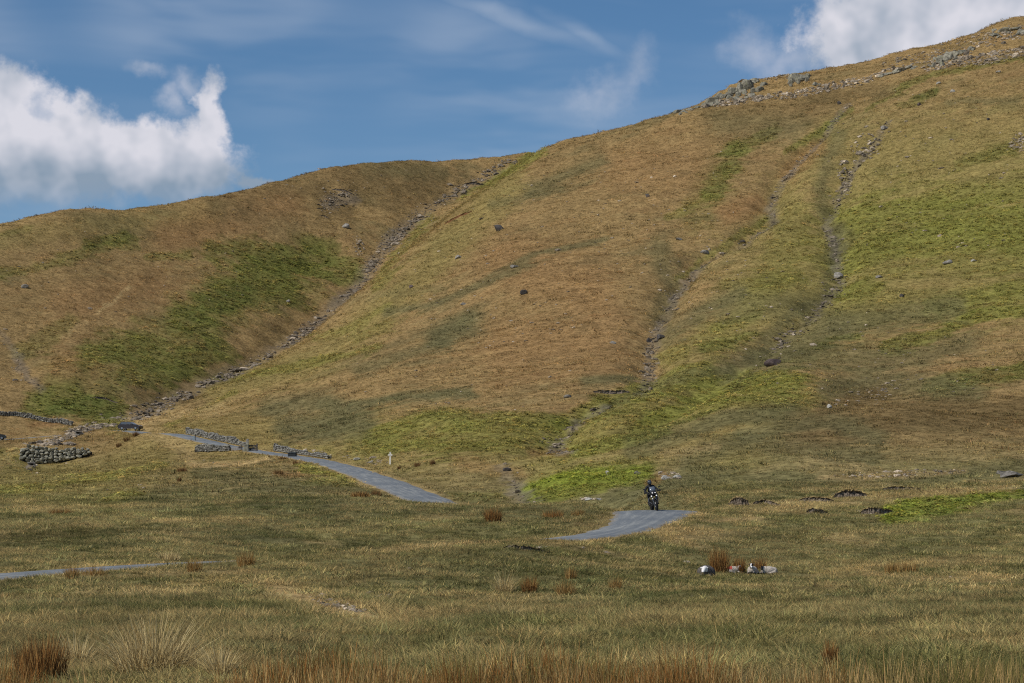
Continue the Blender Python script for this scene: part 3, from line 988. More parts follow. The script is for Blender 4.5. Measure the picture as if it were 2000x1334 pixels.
def proto(name, data):
    V, Q, C = data
    me = mesh_np(name, V, Q, C, False, 'blade')
    me.materials.append(LEAF_I)
    return bpy.data.objects.new(name, me)


P_NEAR = [proto("grass_tuft", blades(50, .26, .08, .26, .011, 1.5, 100 + i, 2, grasscol)) for i in range(4)]
P_MID = [proto("moor_tuft", blades(32, .36, .08, .24, .022, 1.7, 200 + i, 2, grasscol)) for i in range(4)]
P_FAR = [proto("bent_tuft", blades(22, .62, .12, .30, .075, 1.5, 300 + i, 1, grasscol, .2)) for i in range(4)]
P_FERN = [proto("bracken_frond", fern(26, .60, .42, 400 + i)) for i in range(4)]
P_RUSH = [proto("rush_stem", blades(54, .22, .30, .62, .011, .42, 500 + i, 2, grasscol)) for i in range(4)]


def scatter(name, pts, tint, scale, protos, seed, label):
    n = len(pts)
    me = bpy.data.meshes.new(name)
    me.vertices.add(n)
    me.vertices.foreach_set('co', np.asarray(pts, np.float32).ravel())
    r = np.random.default_rng(seed)
    a = me.attributes.new('tint', 'FLOAT_COLOR', 'POINT')
    c = np.ones((n, 4), np.float32)
    c[:, :3] = tint
    a.data.foreach_set('color', c.ravel())
    a = me.attributes.new('size', 'FLOAT_VECTOR', 'POINT')
    a.data.foreach_set('vector', np.asarray(scale, np.float32).ravel())
    a = me.attributes.new('turn', 'FLOAT_VECTOR', 'POINT')
    t = np.stack([r.normal(0, .10, n), r.normal(0, .10, n), r.uniform(0, 6.283, n)], 1).astype(np.float32)
    a.data.foreach_set('vector', t.ravel())
    a = me.attributes.new('pick', 'INT', 'POINT')
    a.data.foreach_set('value', r.integers(0, len(protos), n).astype(np.int32))
    o = link(name, me)
    g = bpy.data.node_groups.new(name + "_scatter", 'GeometryNodeTree')
    g.interface.new_socket("Geometry", in_out='INPUT', socket_type='NodeSocketGeometry')
    g.interface.new_socket("Geometry", in_out='OUTPUT', socket_type='NodeSocketGeometry')
    N, L = g.nodes, g.links
    gi, go = N.new('NodeGroupInput'), N.new('NodeGroupOutput')
    iop = N.new('GeometryNodeInstanceOnPoints')
    L.new(gi.outputs[0], iop.inputs['Points'])
    join = N.new('GeometryNodeJoinGeometry')
    for p in protos:
        oi = N.new('GeometryNodeObjectInfo')
        oi.inputs['Object'].default_value = p
        oi.inputs['As Instance'].default_value = True
        L.new(oi.outputs['Geometry'], join.inputs[0])
    L.new(join.outputs[0], iop.inputs['Instance'])
    iop.inputs['Pick Instance'].default_value = True

    def named(nm, ty, sock):
        q = N.new('GeometryNodeInputNamedAttribute')
        q.data_type = ty
        q.inputs['Name'].default_value = nm
        L.new(q.outputs['Attribute'], sock)
    named('pick', 'INT', iop.inputs['Instance Index'])
    named('size', 'FLOAT_VECTOR', iop.inputs['Scale'])
    e2r = N.new('FunctionNodeEulerToRotation')
    named('turn', 'FLOAT_VECTOR', e2r.inputs[0])
    L.new(e2r.outputs[0], iop.inputs['Rotation'])
    L.new(iop.outputs[0], go.inputs[0])
    md = o.modifiers.new("scatter", 'NODES')
    md.node_group = g
    tag(o, label, 'grass' if 'rush' not in name and 'bracken' not in name else name.split('_')[0], kind='stuff')
    return o


def sample(n, d0, d1, power, seed, pm=0.27):
    """points over the land between two distances, density falling off as d**-power"""
    r = np.random.default_rng(seed)
    q = r.uniform(0, 1, n)
    e = 2 - power
    d = np.exp(np.log(d0) + q * np.log(d1 / d0)) if abs(e) < 1e-6 else (d0 ** e + q * (d1 ** e - d0 ** e)) ** (1 / e)
    p = r.uniform(-pm, pm, n)
    x, y = p * d, d
    return x, y, r


def spread(name, n, d0, d1, power, protos, seed, size, label, keep=None, tintmul=None, jit=.22, gain=1.0, tall=1.0):
    x, y, r = sample(n, d0, d1, power, seed)
    ok = grid_at(x, y, ROAD_DIST) > np.where(r.uniform(0, 1, len(x)) < .5, .02, .3) * (1 + y / 300)
    if keep is not None:
        ok &= keep(x, y, r)
    x, y = x[ok], y[ok]
    z = grid_at(x, y)
    c = grid_at(x, y, COLR)
    n = len(x)
    b = np.clip(r.normal(1, jit, (n, 1)), .45, 1.7)
    hue = 1 + r.normal(0, .06, (n, 3)) * np.array([1, .4, .8])
    t = np.clip(c * b * hue * gain, 0.004, .8)
    if tintmul is not None:
        t = tintmul(t, x, y, r)
    hum = fbm(x / 1.9, y / 2.6, 3, 161)
    t = t * (1 + .42 * hum[:, None])
    s = size(y) * r.uniform(.6, 1.35, n) * (1 + .5 * hum)
    return scatter(name, np.stack([x, y, z], 1), t, np.stack([s, s, s * tall * r.uniform(.75, 1.25, n)], 1), protos, seed + 1, label)


def not_stony(x, y, r):
    return grid_at(x, y, STONY) + 0.25 * r.uniform(-1, 1, len(x)) < 0.45


def near_tint(t, x, y, r):
    """drifts of straw and of dark green among the near grass"""
    n = len(x)
    dr = 1.35 * fbm(x / 3.2, y / 5.5, 4, 131, .6)
    straw = (r.uniform(0, 1, n) < np.clip(.30 + .85 * dr, 0.03, .8))
    dark = (r.uniform(0, 1, n) < np.clip(.32 - .9 * dr, 0.04, .75)) & ~straw
    t[straw] = t[straw] * .45 + PAL['P'] * 1.25 * .55
    t[dark] = t[dark] * .42 + srgb(80, 90, 48) * .42
    return t


spread("near_moor_grass", 26000, 19, 62, 1.0, P_NEAR, 601, lambda y: .8 + y * .006, "short rough moor grass in olive and straw across the near ground", keep=lambda x, y, r: grid_at(x, y, BARE) < r.uniform(.25, 1.0, len(x)), tintmul=near_tint, gain=2.05, jit=.42, tall=.72)
spread("moor_grass", 72000, 55, 185, 0.9, P_MID, 611, lambda y: .75 + y * .0030, "rough olive and straw grass covering the middle of the moor",
       keep=lambda x, y, r: (grid_at(x, y, BARE) < r.uniform(.25, 1.0, len(x))) & (grid_at(x, y, GREEN) < .55) & not_stony(x, y, r), tintmul=near_tint, gain=2.0, jit=.42, tall=.72)
spread("hill_grass", 170000, 165, 850, 0.75, P_FAR, 621, lambda y: .50 + y * .00105, "brown and tan bent grass covering the fellside",
       keep=lambda x, y, r: (grid_at(x, y, GREEN) < .62 + .35 * r.uniform(-1, 1, len(x))) & not_stony(x, y, r), gain=1.42, jit=.28, tall=.75)
spread("fell_tussocks", 17000, 170, 820, 0.8, P_FAR, 651, lambda y: .85 + y * .0014, "coarse darker and paler tussocks dotted over the fellside",
       keep=lambda x, y, r: (fbm(x / 9.0, y / 9.0, 3, 171) > -.12) & not_stony(x, y, r), gain=1.25, jit=.48)
spread("bracken_patches", 440000, 120, 850, 0.8, P_FERN, 631, lambda y: .40 + y * .00075, "fresh green bracken growing in patches over the fellside",
       keep=lambda x, y, r: grid_at(x, y, GREEN) > r.uniform(.06, 1.5, len(x)), gain=1.9, jit=.30)


# rushes along the bottom of the picture
def rush_tint(t, x, y, r):
    n = len(x)
    u = 1000 + F * x / y
    red = srgb(132, 94, 54)
    green = srgb(92, 92, 54)
    k = np.clip(sstep(u, 1500, 1800) + .2 * r.normal(0, 1, n), 0, 1)[:, None]
    base = red * (1 - k) + green * k
    st = r.uniform(0, 1, n) < .36
    gr = r.uniform(0, 1, n) < .3
    base[gr] = srgb(112, 104, 62)
    base[st] = srgb(166, 142, 98)
    return base * np.clip(r.normal(1, .2, (n, 1)), .5, 1.6)


def bed(x, y, r):
    u = 1000 + F * x / y
    cover = np.interp(u, [-300, 0, 60, 200, 460, 520, 1000, 1120, 1380, 1460, 1660, 1760, 2300], [.1, .15, -.35, -.5, -.35, .22, .10, .22, .12, -.35, -.25, .12, .1])
    return fbm(x / .75, y / .9, 3, 141) * .9 + cover + .42 * (24.6 - y) / 2.5 + .25 * r.uniform(-1, 1, len(x)) > .05


spread("rush_bed", 3800, 21.0, 28.5, 1.0, P_RUSH, 641, lambda y: np.full(np.shape(y), .80), "russet rushes in a dense band along the nearest ground", keep=bed, tintmul=rush_tint, jit=.25)
# ------------------------------------------------------------------ rock
def ico(sub):
    bm = bmesh.new()
    bmesh.ops.create_icosphere(bm, subdivisions=sub, radius=1.0)
    V = np.array([v.co[:] for v in bm.verts])
    Q = np.array([[v.index for v in f.verts] for f in bm.faces])
    bm.free()
    return V, Q


ICO = {s: ico(s) for s in (1, 2, 3)}


def rock_data(seed, sub=2, cuts=9, rough=0.10):
    """angular stone: a sphere cut by random planes, then roughened; sits in the unit box, base flat-ish"""
    r = np.random.default_rng(seed)
    V, Q = ICO[sub]
    V = V.copy()
    for _ in range(cuts):
        n = r.normal(0, 1, 3)
        n /= np.linalg.norm(n)
        c = r.uniform(.42, .82)
        d = V @ n - c
        V = V - np.clip(d, 0, None)[:, None] * n * .96
    if rough:
        k = fbm(V[:, 0] * 2.3 + seed, V[:, 1] * 2.3 + V[:, 2] * 1.7, 3, seed)
        V = V * (1 + rough * k[:, None])
    V -= (V.max(0) + V.min(0)) / 2
    V /= np.abs(V).max(0)
    return V, Q


def rock_mesh(name, seed, sub=2, cuts=9, rough=.10):
    V, Q = rock_data(seed, sub, cuts, rough)
    return mesh_np(name, V, Q, None, False)


def mat_stone(name, lo, hi, lichen=(0.40, 0.39, 0.30), lich=.35, scale=2.2, instanced=False):
    m = bpy.data.materials.new(name)
    m.use_nodes = True
    T = NT(m.node_tree)
    b = T.n['Principled BSDF']
    b.inputs['Roughness'].default_value = .92
    b.inputs['Specular IOR Level'].default_value = .15
    tc = T.new('ShaderNodeTexCoord')
    oi = T.new('ShaderNodeObjectInfo')
    pos = T.vmath('ADD', tc.outputs['Object'], T.vmath('SCALE', oi.outputs['Location'], 1.7))
    n1 = T.noise(pos, scale, 6, .65)
    n2 = T.noise(pos, scale * .8, 4, .6)
    c = T.mix(T.smooth(n1, .3, .7), tuple(lo) + (1,), tuple(hi) + (1,))
    c = T.mix(T.math('MULTIPLY', T.smooth(n2, .52, .66), lich), c, tuple(lichen) + (1,))
    k = T.math('ADD', T.math('MULTIPLY', oi.outputs['Random'], .5), .75)
    if instanced:
        t = T.new('ShaderNodeAttribute', attribute_name='tint')
        t.attribute_type = 'INSTANCER'
        c = T.mix(1.0, c, t.outputs['Color'], 'MULTIPLY')
    else:
        c = T.mix(1.0, c, T.vec(k, k, k), 'MULTIPLY')
    T.put(b.inputs['Base Color'], c)
    bp = T.new('ShaderNodeBump')
    bp.inputs['Strength'].default_value = .6
    bp.inputs['Distance'].default_value = .06
    T.put(bp.inputs['Height'], n1)
    T.l.new(bp.outputs[0], b.inputs['Normal'])
    return m


ST_GREY = mat_stone("fell_stone", (.10, .093, .084), (.29, .27, .24))
ST_PALE = mat_stone("pale_stone", (.20, .19, .17), (.42, .41, .37), (.5, .5, .44))
ST_DARK = mat_stone("dark_stone", (.035, .031, .030), (.11, .10, .095), (.2, .2, .15), .2)
ST_PURP = mat_stone("purple_stone", (.065, .050, .050), (.15, .115, .11), (.2, .18, .14), .2)
ST_CRAG = mat_stone("crag_stone", (.085, .08, .062), (.30, .285, .23), (.34, .34, .22), .5, 2.6)
ST_WALL = mat_stone("wall_stone", (.13, .125, .10), (.36, .345, .28), (.40, .41, .27), .45)
ST_INST = mat_stone("loose_stone", (.50, .49, .48), (1.15, 1.12, 1.08), (1.5, 1.5, 1.3), .35, 2.2, True)
SOIL = mat("peat_soil", (.20, .165, .13), 1.0, 0.0, bump=.7, scale=8.0, var=.35, dark=(.055, .042, .032))

P_STONE = []
for i in range(7):
    me = rock_mesh("loose_stone", 700 + i, 1, 7, .12)
    me.materials.append(ST_INST)
    P_STONE.append(bpy.data.objects.new("loose_stone", me))


def scatter_stones(name, pts, sizes, tint, seed, label, cat='stones', flat=.6):
    r = np.random.default_rng(seed)
    pts = np.array(pts, float)
    n = len(pts)
    s = np.asarray(sizes)[:, None] * np.stack([r.uniform(.8, 1.4, n), r.uniform(.7, 1.2, n), flat * r.uniform(.7, 1.3, n)], 1) * .5
    t = np.asarray(tint)[None, :] * np.clip(r.lognormal(0, .40, (n, 1)), .35, 2.4)
    o = scatter(name, pts, t, s, P_STONE, seed, label)
    o['category'] = cat
    return o


GREY_T = srgb(142, 132, 118)


def bed_points(W, n, spread_m, seed, t0=0, t1=1):
    r = np.random.default_rng(seed)
    W = catmull(W, 6)
    L = np.concatenate([[0], np.cumsum(np.linalg.norm(np.diff(W[:, :2], axis=0), axis=1))])
    q = r.uniform(t0, t1, n * 2) * L[-1]
    clump = fbm(q / 7.0, q * 0 + seed, 3, seed)
    q = q[clump + r.uniform(-.5, .6, n * 2) > -0.05][:n]
    wv = spread_m * (.55 + .9 * np.abs(vnoise(q / 16.0, q * 0 + seed, 4)))
    x = np.interp(q, L, W[:, 0]) + r.normal(0, 1, len(q)) * wv * .55
    y = np.interp(q, L, W[:, 1]) + r.normal(0, 1, len(q)) * wv
    return np.stack([x, y, grid_at(x, y)], 1), r


P, r = bed_points(CARVED['main'], 3200, 2.2, 801, .22, 1)
scatter_stones("gully_stones", P, np.clip(r.lognormal(-.9, .62, len(P)), .15, 2.4), GREY_T * .78, 802, "grey stones choking the stream gully between the two slopes")
P, r = bed_points(CARVED['mid'], 1150, 1.1, 803)
P2, r2 = bed_points(CARVED['right'], 700, 1.7, 805, 0, .66)
P3, r3 = bed_points(CARVED['foot'], 60, .7, 807)
P4, r4 = bed_points(CARVED['left'], 60, 1.0, 809)
P5, r5 = bed_points(CARVED['scar'], 170, 2.2, 811)
P = np.vstack([P, P2, P3, P4, P5])
scatter_stones("beck_stones", P, np.concatenate([np.clip(q.lognormal(-.95, .45, k) * f, .15, 1.3) for q, k, f in ((r, len(P) - len(P2) - len(P3) - len(P4) - len(P5), 1), (r2, len(P2), 1), (r3, len(P3), .6), (r4, len(P4), .8), (r5, len(P5), 1.1))]), GREY_T * .72, 804,
               "small grey stones lining the narrow streambeds on the right slope")


def patch_points(regions, seed):
    """stones over photo ellipses (u, v, ru, rv, tilt, count)"""
    r = np.random.default_rng(seed)
    out = []
    for (u, v, ru, rv, rot, n) in regions:
        for _ in range(n):
            a, q = r.uniform(0, 6.283), math.sqrt(r.uniform(0, 1))
            x, y = ru * q * math.cos(a), rv * q * math.sin(a)
            c, s = math.cos(RAD(rot)), math.sin(RAD(rot))
            h = first_hit(u + x * c - y * s, v + x * s + y * c)
            if h[1] < 900:
                out.append((h[0], h[1], ground(h[0], h[1])))
    return np.array(out), r


SCREE = [(1440, 198, 70, 7, -7, 260), (1390, 204, 30, 4, -14, 60), (1560, 182, 80, 8, -8, 210), (1650, 165, 60, 9, -10, 170), (1740, 140, 45, 5, -14, 90), (1850, 118, 50, 14, -20, 240), (1940, 112, 80, 12, -10, 360),
         (1960, 70, 60, 16, -15, 130), (1880, 85, 60, 16, -15, 90), (1780, 118, 60, 12, -12, 90), (1990, 280, 16, 18, 0, 60), (1690, 290, 30, 30, -45, 60), (1650, 345, 14, 30, -10, 60), (1500, 150, 60, 10, -5, 60)]
P, r = patch_points(SCREE, 821)
scatter_stones("scree_stones", P, np.clip(r.lognormal(-.45, .45, len(P)), .3, 2.2), GREY_T * 1.15, 822, "grey scree spilling below the skyline crags at upper right", 'scree', .7)
LOOSE = [(1760, 925, 130, 6, -2, 120), (1690, 778, 60, 16, -10, 40), (1720, 760, 40, 10, -30, 25), (700, 480, 10, 22, -20, 70), (670, 380, 14, 5, -5, 50), (640, 395, 14, 26, 10, 60), (150, 842, 50, 9, -18, 120), (95, 865, 35, 6, -15, 50),
         (1310, 928, 26, 6, 10, 40), (1155, 974, 22, 3, 0, 20), (720, 900, 50, 8, 8, 30), (620, 885, 30, 6, 10, 25), (660, 1180, 60, 9, 14, 90), (745, 1165, 18, 4, 0, 16), (1030, 1070, 38, 3, 0, 30), (1700, 1000, 25, 4, 0, 40), (1650, 965, 30, 4, 0, 30),
         (820, 425, 30, 30, -60, 60), (780, 470, 30, 20, -60, 60), (250, 535, 260, 90, 0, 60), (640, 370, 200, 30, -12, 40), (1050, 500, 280, 160, -20, 170), (1350, 450, 150, 180, 0, 120), (1800, 350, 220, 180, 0, 170), (1550, 640, 300, 130, 0, 110), (1700, 720, 250, 80, 0, 70), (900, 700, 250, 120, 0, 60), (330, 930, 230, 40, 0, 26), (100, 910, 80, 25, 0, 20), (1200, 1120, 700, 60, 0, 24)]
P, r = patch_points(LOOSE, 831)
sz = np.clip(r.lognormal(-1.0, .45, len(P)), .12, 1.1) * np.interp(P[:, 1], [60, 150, 350, 600], [.28, .42, .85, 1.15])
scatter_stones("scattered_stones", P, sz, GREY_T * 1.15, 832, "small loose stones scattered across the slopes and moor", 'stones', .6)

P, r = patch_points([(150, 846, 34, 7, -25, 70), (185, 836, 24, 4, -15, 40), (105, 862, 24, 6, -15, 40), (215, 832, 20, 3, 0, 25), (95, 868, 50, 3, 0, 25), (60, 914, 10, 5, -30, 14)], 841)
scatter_stones("stream_rubble", P, np.clip(r.lognormal(-.35, .4, len(P)), .3, 1.5), GREY_T, 842, "tumbled grey rubble along the stream above the tall stone wall", 'stones', .7)

ROCKS = [rock_mesh("boulder", 740 + i, 3, 12, .07) for i in range(8)]
for q in ROCKS:
    q.materials.append(ST_GREY)


def boulder(name, u, v, wpx, hpx, label, material=ST_GREY, k=0, parent=None, cat='boulder', group=None, sink=.18, rz=None, d=None, depth=.8):
    h = hit(u, v) if d is None else Vector(wpt(u, v, d))
    w = wpx * h.y / F
    t = hpx * h.y / F
    me = ROCKS[k % len(ROCKS)]
    o = bpy.data.objects.new(name, me)
    COL.objects.link(o)
    o.location = (h.x, h.y + w * .2, h.z + t * (.5 - sink))
    o.scale = (w * .5, w * .5 * depth, t * .5 * (1 + sink))
    o.rotation_euler = (0, 0, random.uniform(-.5, .5) if rz is None else rz)
    o.material_slots[0].link = 'OBJECT'
    o.material_slots[0].material = material
    if parent is None:
        tag(o, label, cat, group)
    else:
        mw = Matrix.Translation(parent.location)
        o.parent = parent
        o.location = o.location - parent.location
    return o


BO = [
    (975, 451, 21, 15, "dark knuckle-shaped boulder, the biggest lying out on the brown spur", ST_DARK),
    (1023, 575, 15, 11, "dark boulder alone in the middle of the brown spur below the flat slab", ST_DARK),
    (675, 445, 15, 11, "dark boulder on the left hill just above the grey stone chute", ST_GREY),
    (895, 505, 15, 9, "low grey boulder on the spur between gully and big dark boulder", ST_GREY),
    (1005, 523, 18, 7, "flat pale slab lying in the dark grass streak on the spur", ST_GREY),
    (906, 595, 14, 5, "thin flat rock on the brown slope left of the lone dark boulder", ST_GREY),
    (1510, 714, 34, 15, "large purple-brown block standing in the green hollow at right", ST_PURP),
    (1638, 544, 21, 15, "rounded grey boulder at the lower end of the right streambed", ST_GREY),
    (1265, 385, 11, 8, "small dark boulder high on the brown brow", ST_DARK),
    (48, 563, 15, 9, "grey boulder near the left edge on the tan slope", ST_GREY),
    (1852, 515, 20, 10, "heap-like grey rock in the bright bracken at right", ST_GREY),
    (1902, 511, 12, 6, "small pale rock in bracken right of the heap-like grey rock", ST_PALE),
    (1728, 253, 15, 9, "dark flat-topped rock at the head of the right streambed", ST_GREY),
    (1796, 206, 10, 7, "brown boulder below the dark green bush patch at upper right", ST_PURP),
    (1861, 180, 10, 6, "pale rounded boulder below the scree at upper right", ST_PALE),
    (1834, 164, 10, 6, "pale boulder on grass just under the scree band", ST_PALE),
    (1640, 204, 9, 8, "dark upright boulder above the top of the middle streambed", ST_DARK),
    (1930, 235, 7, 6, "little dark boulder alone on the tan slope at upper right", ST_DARK),
    (1950, 142, 11, 6, "pale boulder beside a dark hole near the right edge", ST_PALE),
    (1718, 543, 15, 7, "grey rock lying in green bracken right of the rounded boulder", ST_GREY),
    (1762, 580, 12, 7, "dark rock at the edge of the pale grass strip at right", ST_DARK),
    (1198, 671, 15, 6, "flat grey slab on the lower spur near the middle streambed", ST_GREY),
    (1108, 777, 17, 7, "grey rock half sunk in turf at the foot of the spur", ST_GREY),
    (1620, 797, 10, 9, "pale-topped boulder on the dark turf below the green hollow", ST_PALE),
    (1187, 929, 10, 11, "white stone standing in the bracken left of the motorcyclist", ST_PALE),
    (990, 920, 17, 8, "dark rock at the top of the small eroded rill above the road", ST_DARK),
    (562, 590, 10, 6, "small grey boulder on the left hill below the green bracken", ST_GREY),
    (804, 562, 10, 7, "reddish dark rock on the spur's left shoulder", ST_PURP),
    (1291, 662, 17, 11, "dark boulder wedged on the right bank of the middle streambed", ST_DARK),
    (1268, 668, 12, 10, "dark boulder wedged on the left bank of the middle streambed", ST_DARK),
    (1376, 495, 18, 8, "grey rock where the middle streambed bends toward the valley", ST_GREY),
    (1450, 474, 14, 7, "dark wet rock at the middle streambed's green edge", ST_DARK),
    (1327, 469, 14, 6, "pair-like grey rock on the tan ground above the stream bend", ST_GREY),
    (697, 899, 15, 6, "low pale rock on the verge above the upper road", ST_PALE),
    (725, 904, 11, 6, "grey rock on the verge left of the white cross post", ST_GREY),
    (1978, 932, 46, 15, "big grey boulder at the right edge above the peat banks", ST_GREY),
    (1955, 926, 18, 8, "grey boulder touching the big one at the right edge", ST_GREY),
    (1300, 936, 18, 9, "pale lichened rock right of the motorcyclist's head", ST_PALE),
    (1322, 934, 16, 7, "lower pale rock behind the motorcyclist, right of the lichened one", ST_PALE),
    (1150, 977, 16, 6, "whitish rock at the bracken's lower edge near the road bend", ST_PALE),
    (1170, 977, 12, 5, "smaller whitish rock nearest the road bend", ST_PALE),
    (500, 716, 10, 5, "grey rock beside the lower gully", ST_GREY),
    (1340, 1101, 18, 7, "low grey stone in grass left of the grey sheep", ST_GREY),
    (690, 1212, 12, 5, "pale stone on the bare scrape in the foreground", ST_PALE),
    (30, 745, 12, 6, "dark rock on the scarred ground at the left edge", ST_DARK),
    (1245, 925, 14, 6, "grey stone embedded in turf above and left of the motorcyclist", ST_GREY),
]
for i, (u, v, w, h, lab, m) in enumerate(BO):
    boulder("boulder", u, v, w, h, lab, m, i, group="boulders on the fell")


def crag(name, label, spots):
    b = hit(*spots[len(spots) // 2][:2])
    root = tag(empty(name, b), label, 'crag', "crags on the skyline ridge")
    more = []
    for (u, v, w, h) in spots:
        more += [(u, v, w * 1.1, h * 1.15), (u + random.uniform(-.7, .7) * w, v + random.uniform(-.1, .5) * h, w * .6, h * .7), (u + random.uniform(-.8, .8) * w, v - random.uniform(0, .35) * h, w * .5, h * .6)]
    for i, (u, v, w, h) in enumerate(more):
        o = boulder("rock", u, v, w, h, None, ST_CRAG, i * 3 + 1, root, sink=.35, depth=.9)
        o.rotation_euler = (random.uniform(-.2, .2), random.uniform(-.35, .1), random.uniform(-.6, .6))


crag("rock_crag", "pale green-grey crag breaking the skyline where the ridge steepens",
     [(1392, 200, 26, 12), (1408, 192, 26, 14), (1422, 190, 22, 13), (1434, 184, 22, 18), (1448, 178, 24, 20), (1462, 172, 22, 18), (1474, 162, 20, 12), (1440, 196, 18, 9), (1484, 178, 16, 11), (1468, 188, 16, 9), (1402, 203, 16, 7), (1380, 206, 18, 7), (1494, 166, 18, 8), (1456, 166, 18, 12)])
crag("rock_crag", "small grey crag set into the grass right of the skyline crag", [(1552, 158, 22, 18), (1566, 156, 20, 16), (1578, 150, 14, 9), (1545, 164, 14, 9), (1592, 165, 14, 6)])
crag("rock_crag", "broken crag above the scree below the upper right skyline", [(1838, 122, 18, 16), (1852, 116, 20, 18), (1866, 110, 18, 13), (1880, 104, 18, 9), (1826, 130, 14, 9), (1896, 98, 14, 8)])
crag("rock_crag", "low grey outcrop near the right edge just under the skyline", [(1962, 62, 26, 9), (1982, 58, 24, 10), (2000, 66, 22, 9), (1944, 70, 18, 7)])
crag("rock_crag", "dark slab outcrop lying across the slope above the green strip", [(1756, 140, 26, 8), (1772, 134, 22, 8), (1738, 146, 20, 6), (1722, 150, 16, 5)])
crag("rock_crag", "single pale knob of rock on the skyline left of the crag", [(1322, 221, 14, 8), (1334, 219, 12, 6), (1348, 215, 14, 5), (1364, 211, 14, 5)])


# ------------------------------------------------------------------ eroded peat banks
def bank(name, label, pl, hpx, d=None, stones=0, cat='peat bank', back=1.6, seed=0, dark=SOIL, lip=True):
    r = np.random.default_rng(900 + seed)
    W = np.array([hit(*q) for q in pl])
    ym = W[:, 1].mean()
    W[:, 1] = ym + .22 * (W[:, 1] - ym)                 # the edge runs across the slope
    W = catmull(W, 7)
    n = len(W)
    hpx = hpx * (1.12 if W[0][1] < 250 else 1.0)
    V, Q, M = [], [], []
    c = W[n // 2]
    for i, w in enumerate(W):
        t = i / (n - 1)
        h = hpx * w[1] / F * (math.sin(math.pi * min(max(t * .94 + .03, 0), 1)) ** .45) * r.uniform(.9, 1.1)
        z0 = ground(w[0], w[1])
        j = r.uniform(-.12, .12, 6) * h * 2
        yb = w[1] + h * back + .5
        prof = [(-.35 * h + j[0], -.12), (-.02 * h + j[1], .32 * h), (.12 * h + j[2], .72 * h), (-.10 * h + j[3], .90 * h), (-.02 * h + j[4], 1.05 * h), (.8 * h, 1.02 * h)]
        for dy, dz in prof:
            V.append((w[0] - c[0] + r.uniform(-.04, .04), w[1] + dy - c[1], z0 + dz - c[2]))
        V.append((w[0] - c[0], yb - c[1], ground(w[0], yb) - .06 - c[2]))
    k = 7
    for i in range(n - 1):
        for a in range(k - 1):
            Q.append((i * k + a, (i + 1) * k + a, (i + 1) * k + a + 1, i * k + a + 1))
            M.append(0 if a < 3 else 1)
    V = np.array(V)
    wx, wy = V[:, 0] + c[0], V[:, 1] + c[1]
    me = mesh_np(name, V, np.array(Q), grid_at(wx, wy + .8, COLR) * .5 + PAL['P'] * .5, False)
    me.materials.append(dark)
    me.materials.append(GROUND_MAT)
    me.polygons.foreach_set('material_index', np.array(M, np.int32))
    o = link(name, me, None, None, Vector(c))
    tag(o, label, cat, "eroded banks on the moor")
    return o


bank("peat_bank", "black crescent of undercut peat nearest the road, left end of the row", [(1418, 983), (1436, 987), (1452, 990), (1466, 989)], 15, seed=1)
bank("peat_bank", "shallow ragged peat edge just right of the black crescent", [(1470, 984), (1486, 983), (1504, 987), (1528, 992)], 8, seed=2)
bank("peat_bank", "long low peat edge running to the stepped bank", [(1558, 977), (1580, 980), (1606, 982), (1632, 980)], 9, seed=3)
bank("peat_bank", "stepped stony peat bank, the highest one of the row", [(1632, 974), (1648, 972), (1668, 971), (1690, 970)], 14, seed=4)
bank("peat_bank", "small eroded turf edge in front of the stepped bank", [(1578, 1005), (1594, 1005), (1612, 1001)], 9, seed=5)
bank("peat_bank", "stony dark bank at the left tip of the bright bracken strip", [(1683, 1004), (1700, 1007), (1718, 1006), (1736, 1000)], 11, seed=6)
bank("peat_bank", "thin broken peat edges below the pale track at right", [(1728, 958), (1748, 957), (1768, 956), (1800, 955)], 6, seed=7)
bank("peat_bank", "broken black peat edge in the grass below the road bend", [(984, 1075), (1004, 1077), (1030, 1076), (1056, 1076), (1076, 1073)], 9, seed=8)
bank("peat_bank", "dark overhanging turf scar at the foot of the brown spur", [(1160, 770), (1184, 769), (1204, 764), (1228, 758)], 7, seed=9)
bank("peat_bank", "dark slip scar inside the lowest green bracken at left", [(168, 790), (184, 784), (200, 777), (216, 775), (236, 782)], 4, seed=10)
bank("peat_bank", "ragged dark slip scar curving under the left skyline", [(648, 377), (660, 374), (676, 373), (692, 376)], 4, seed=11)
bank("peat_bank", "short dark turf tear left of the curving slip scar", [(618, 412), (626, 408), (636, 407)], 3, seed=15)
bank("peat_bank", "lower short turf tear below the curving slip scar", [(622, 425), (634, 422), (644, 424)], 3, seed=16)
bank("peat_bank", "thin dark scar at the top of the gully", [(905, 366), (925, 360), (945, 352)], 5, seed=12)
bank("peat_bank", "reddish earth scar on the spur's shoulder", [(870, 430), (890, 425), (920, 424)], 5, seed=13, dark=mat("red_earth", (.16, .08, .04), 1, 0, bump=.5, scale=4))
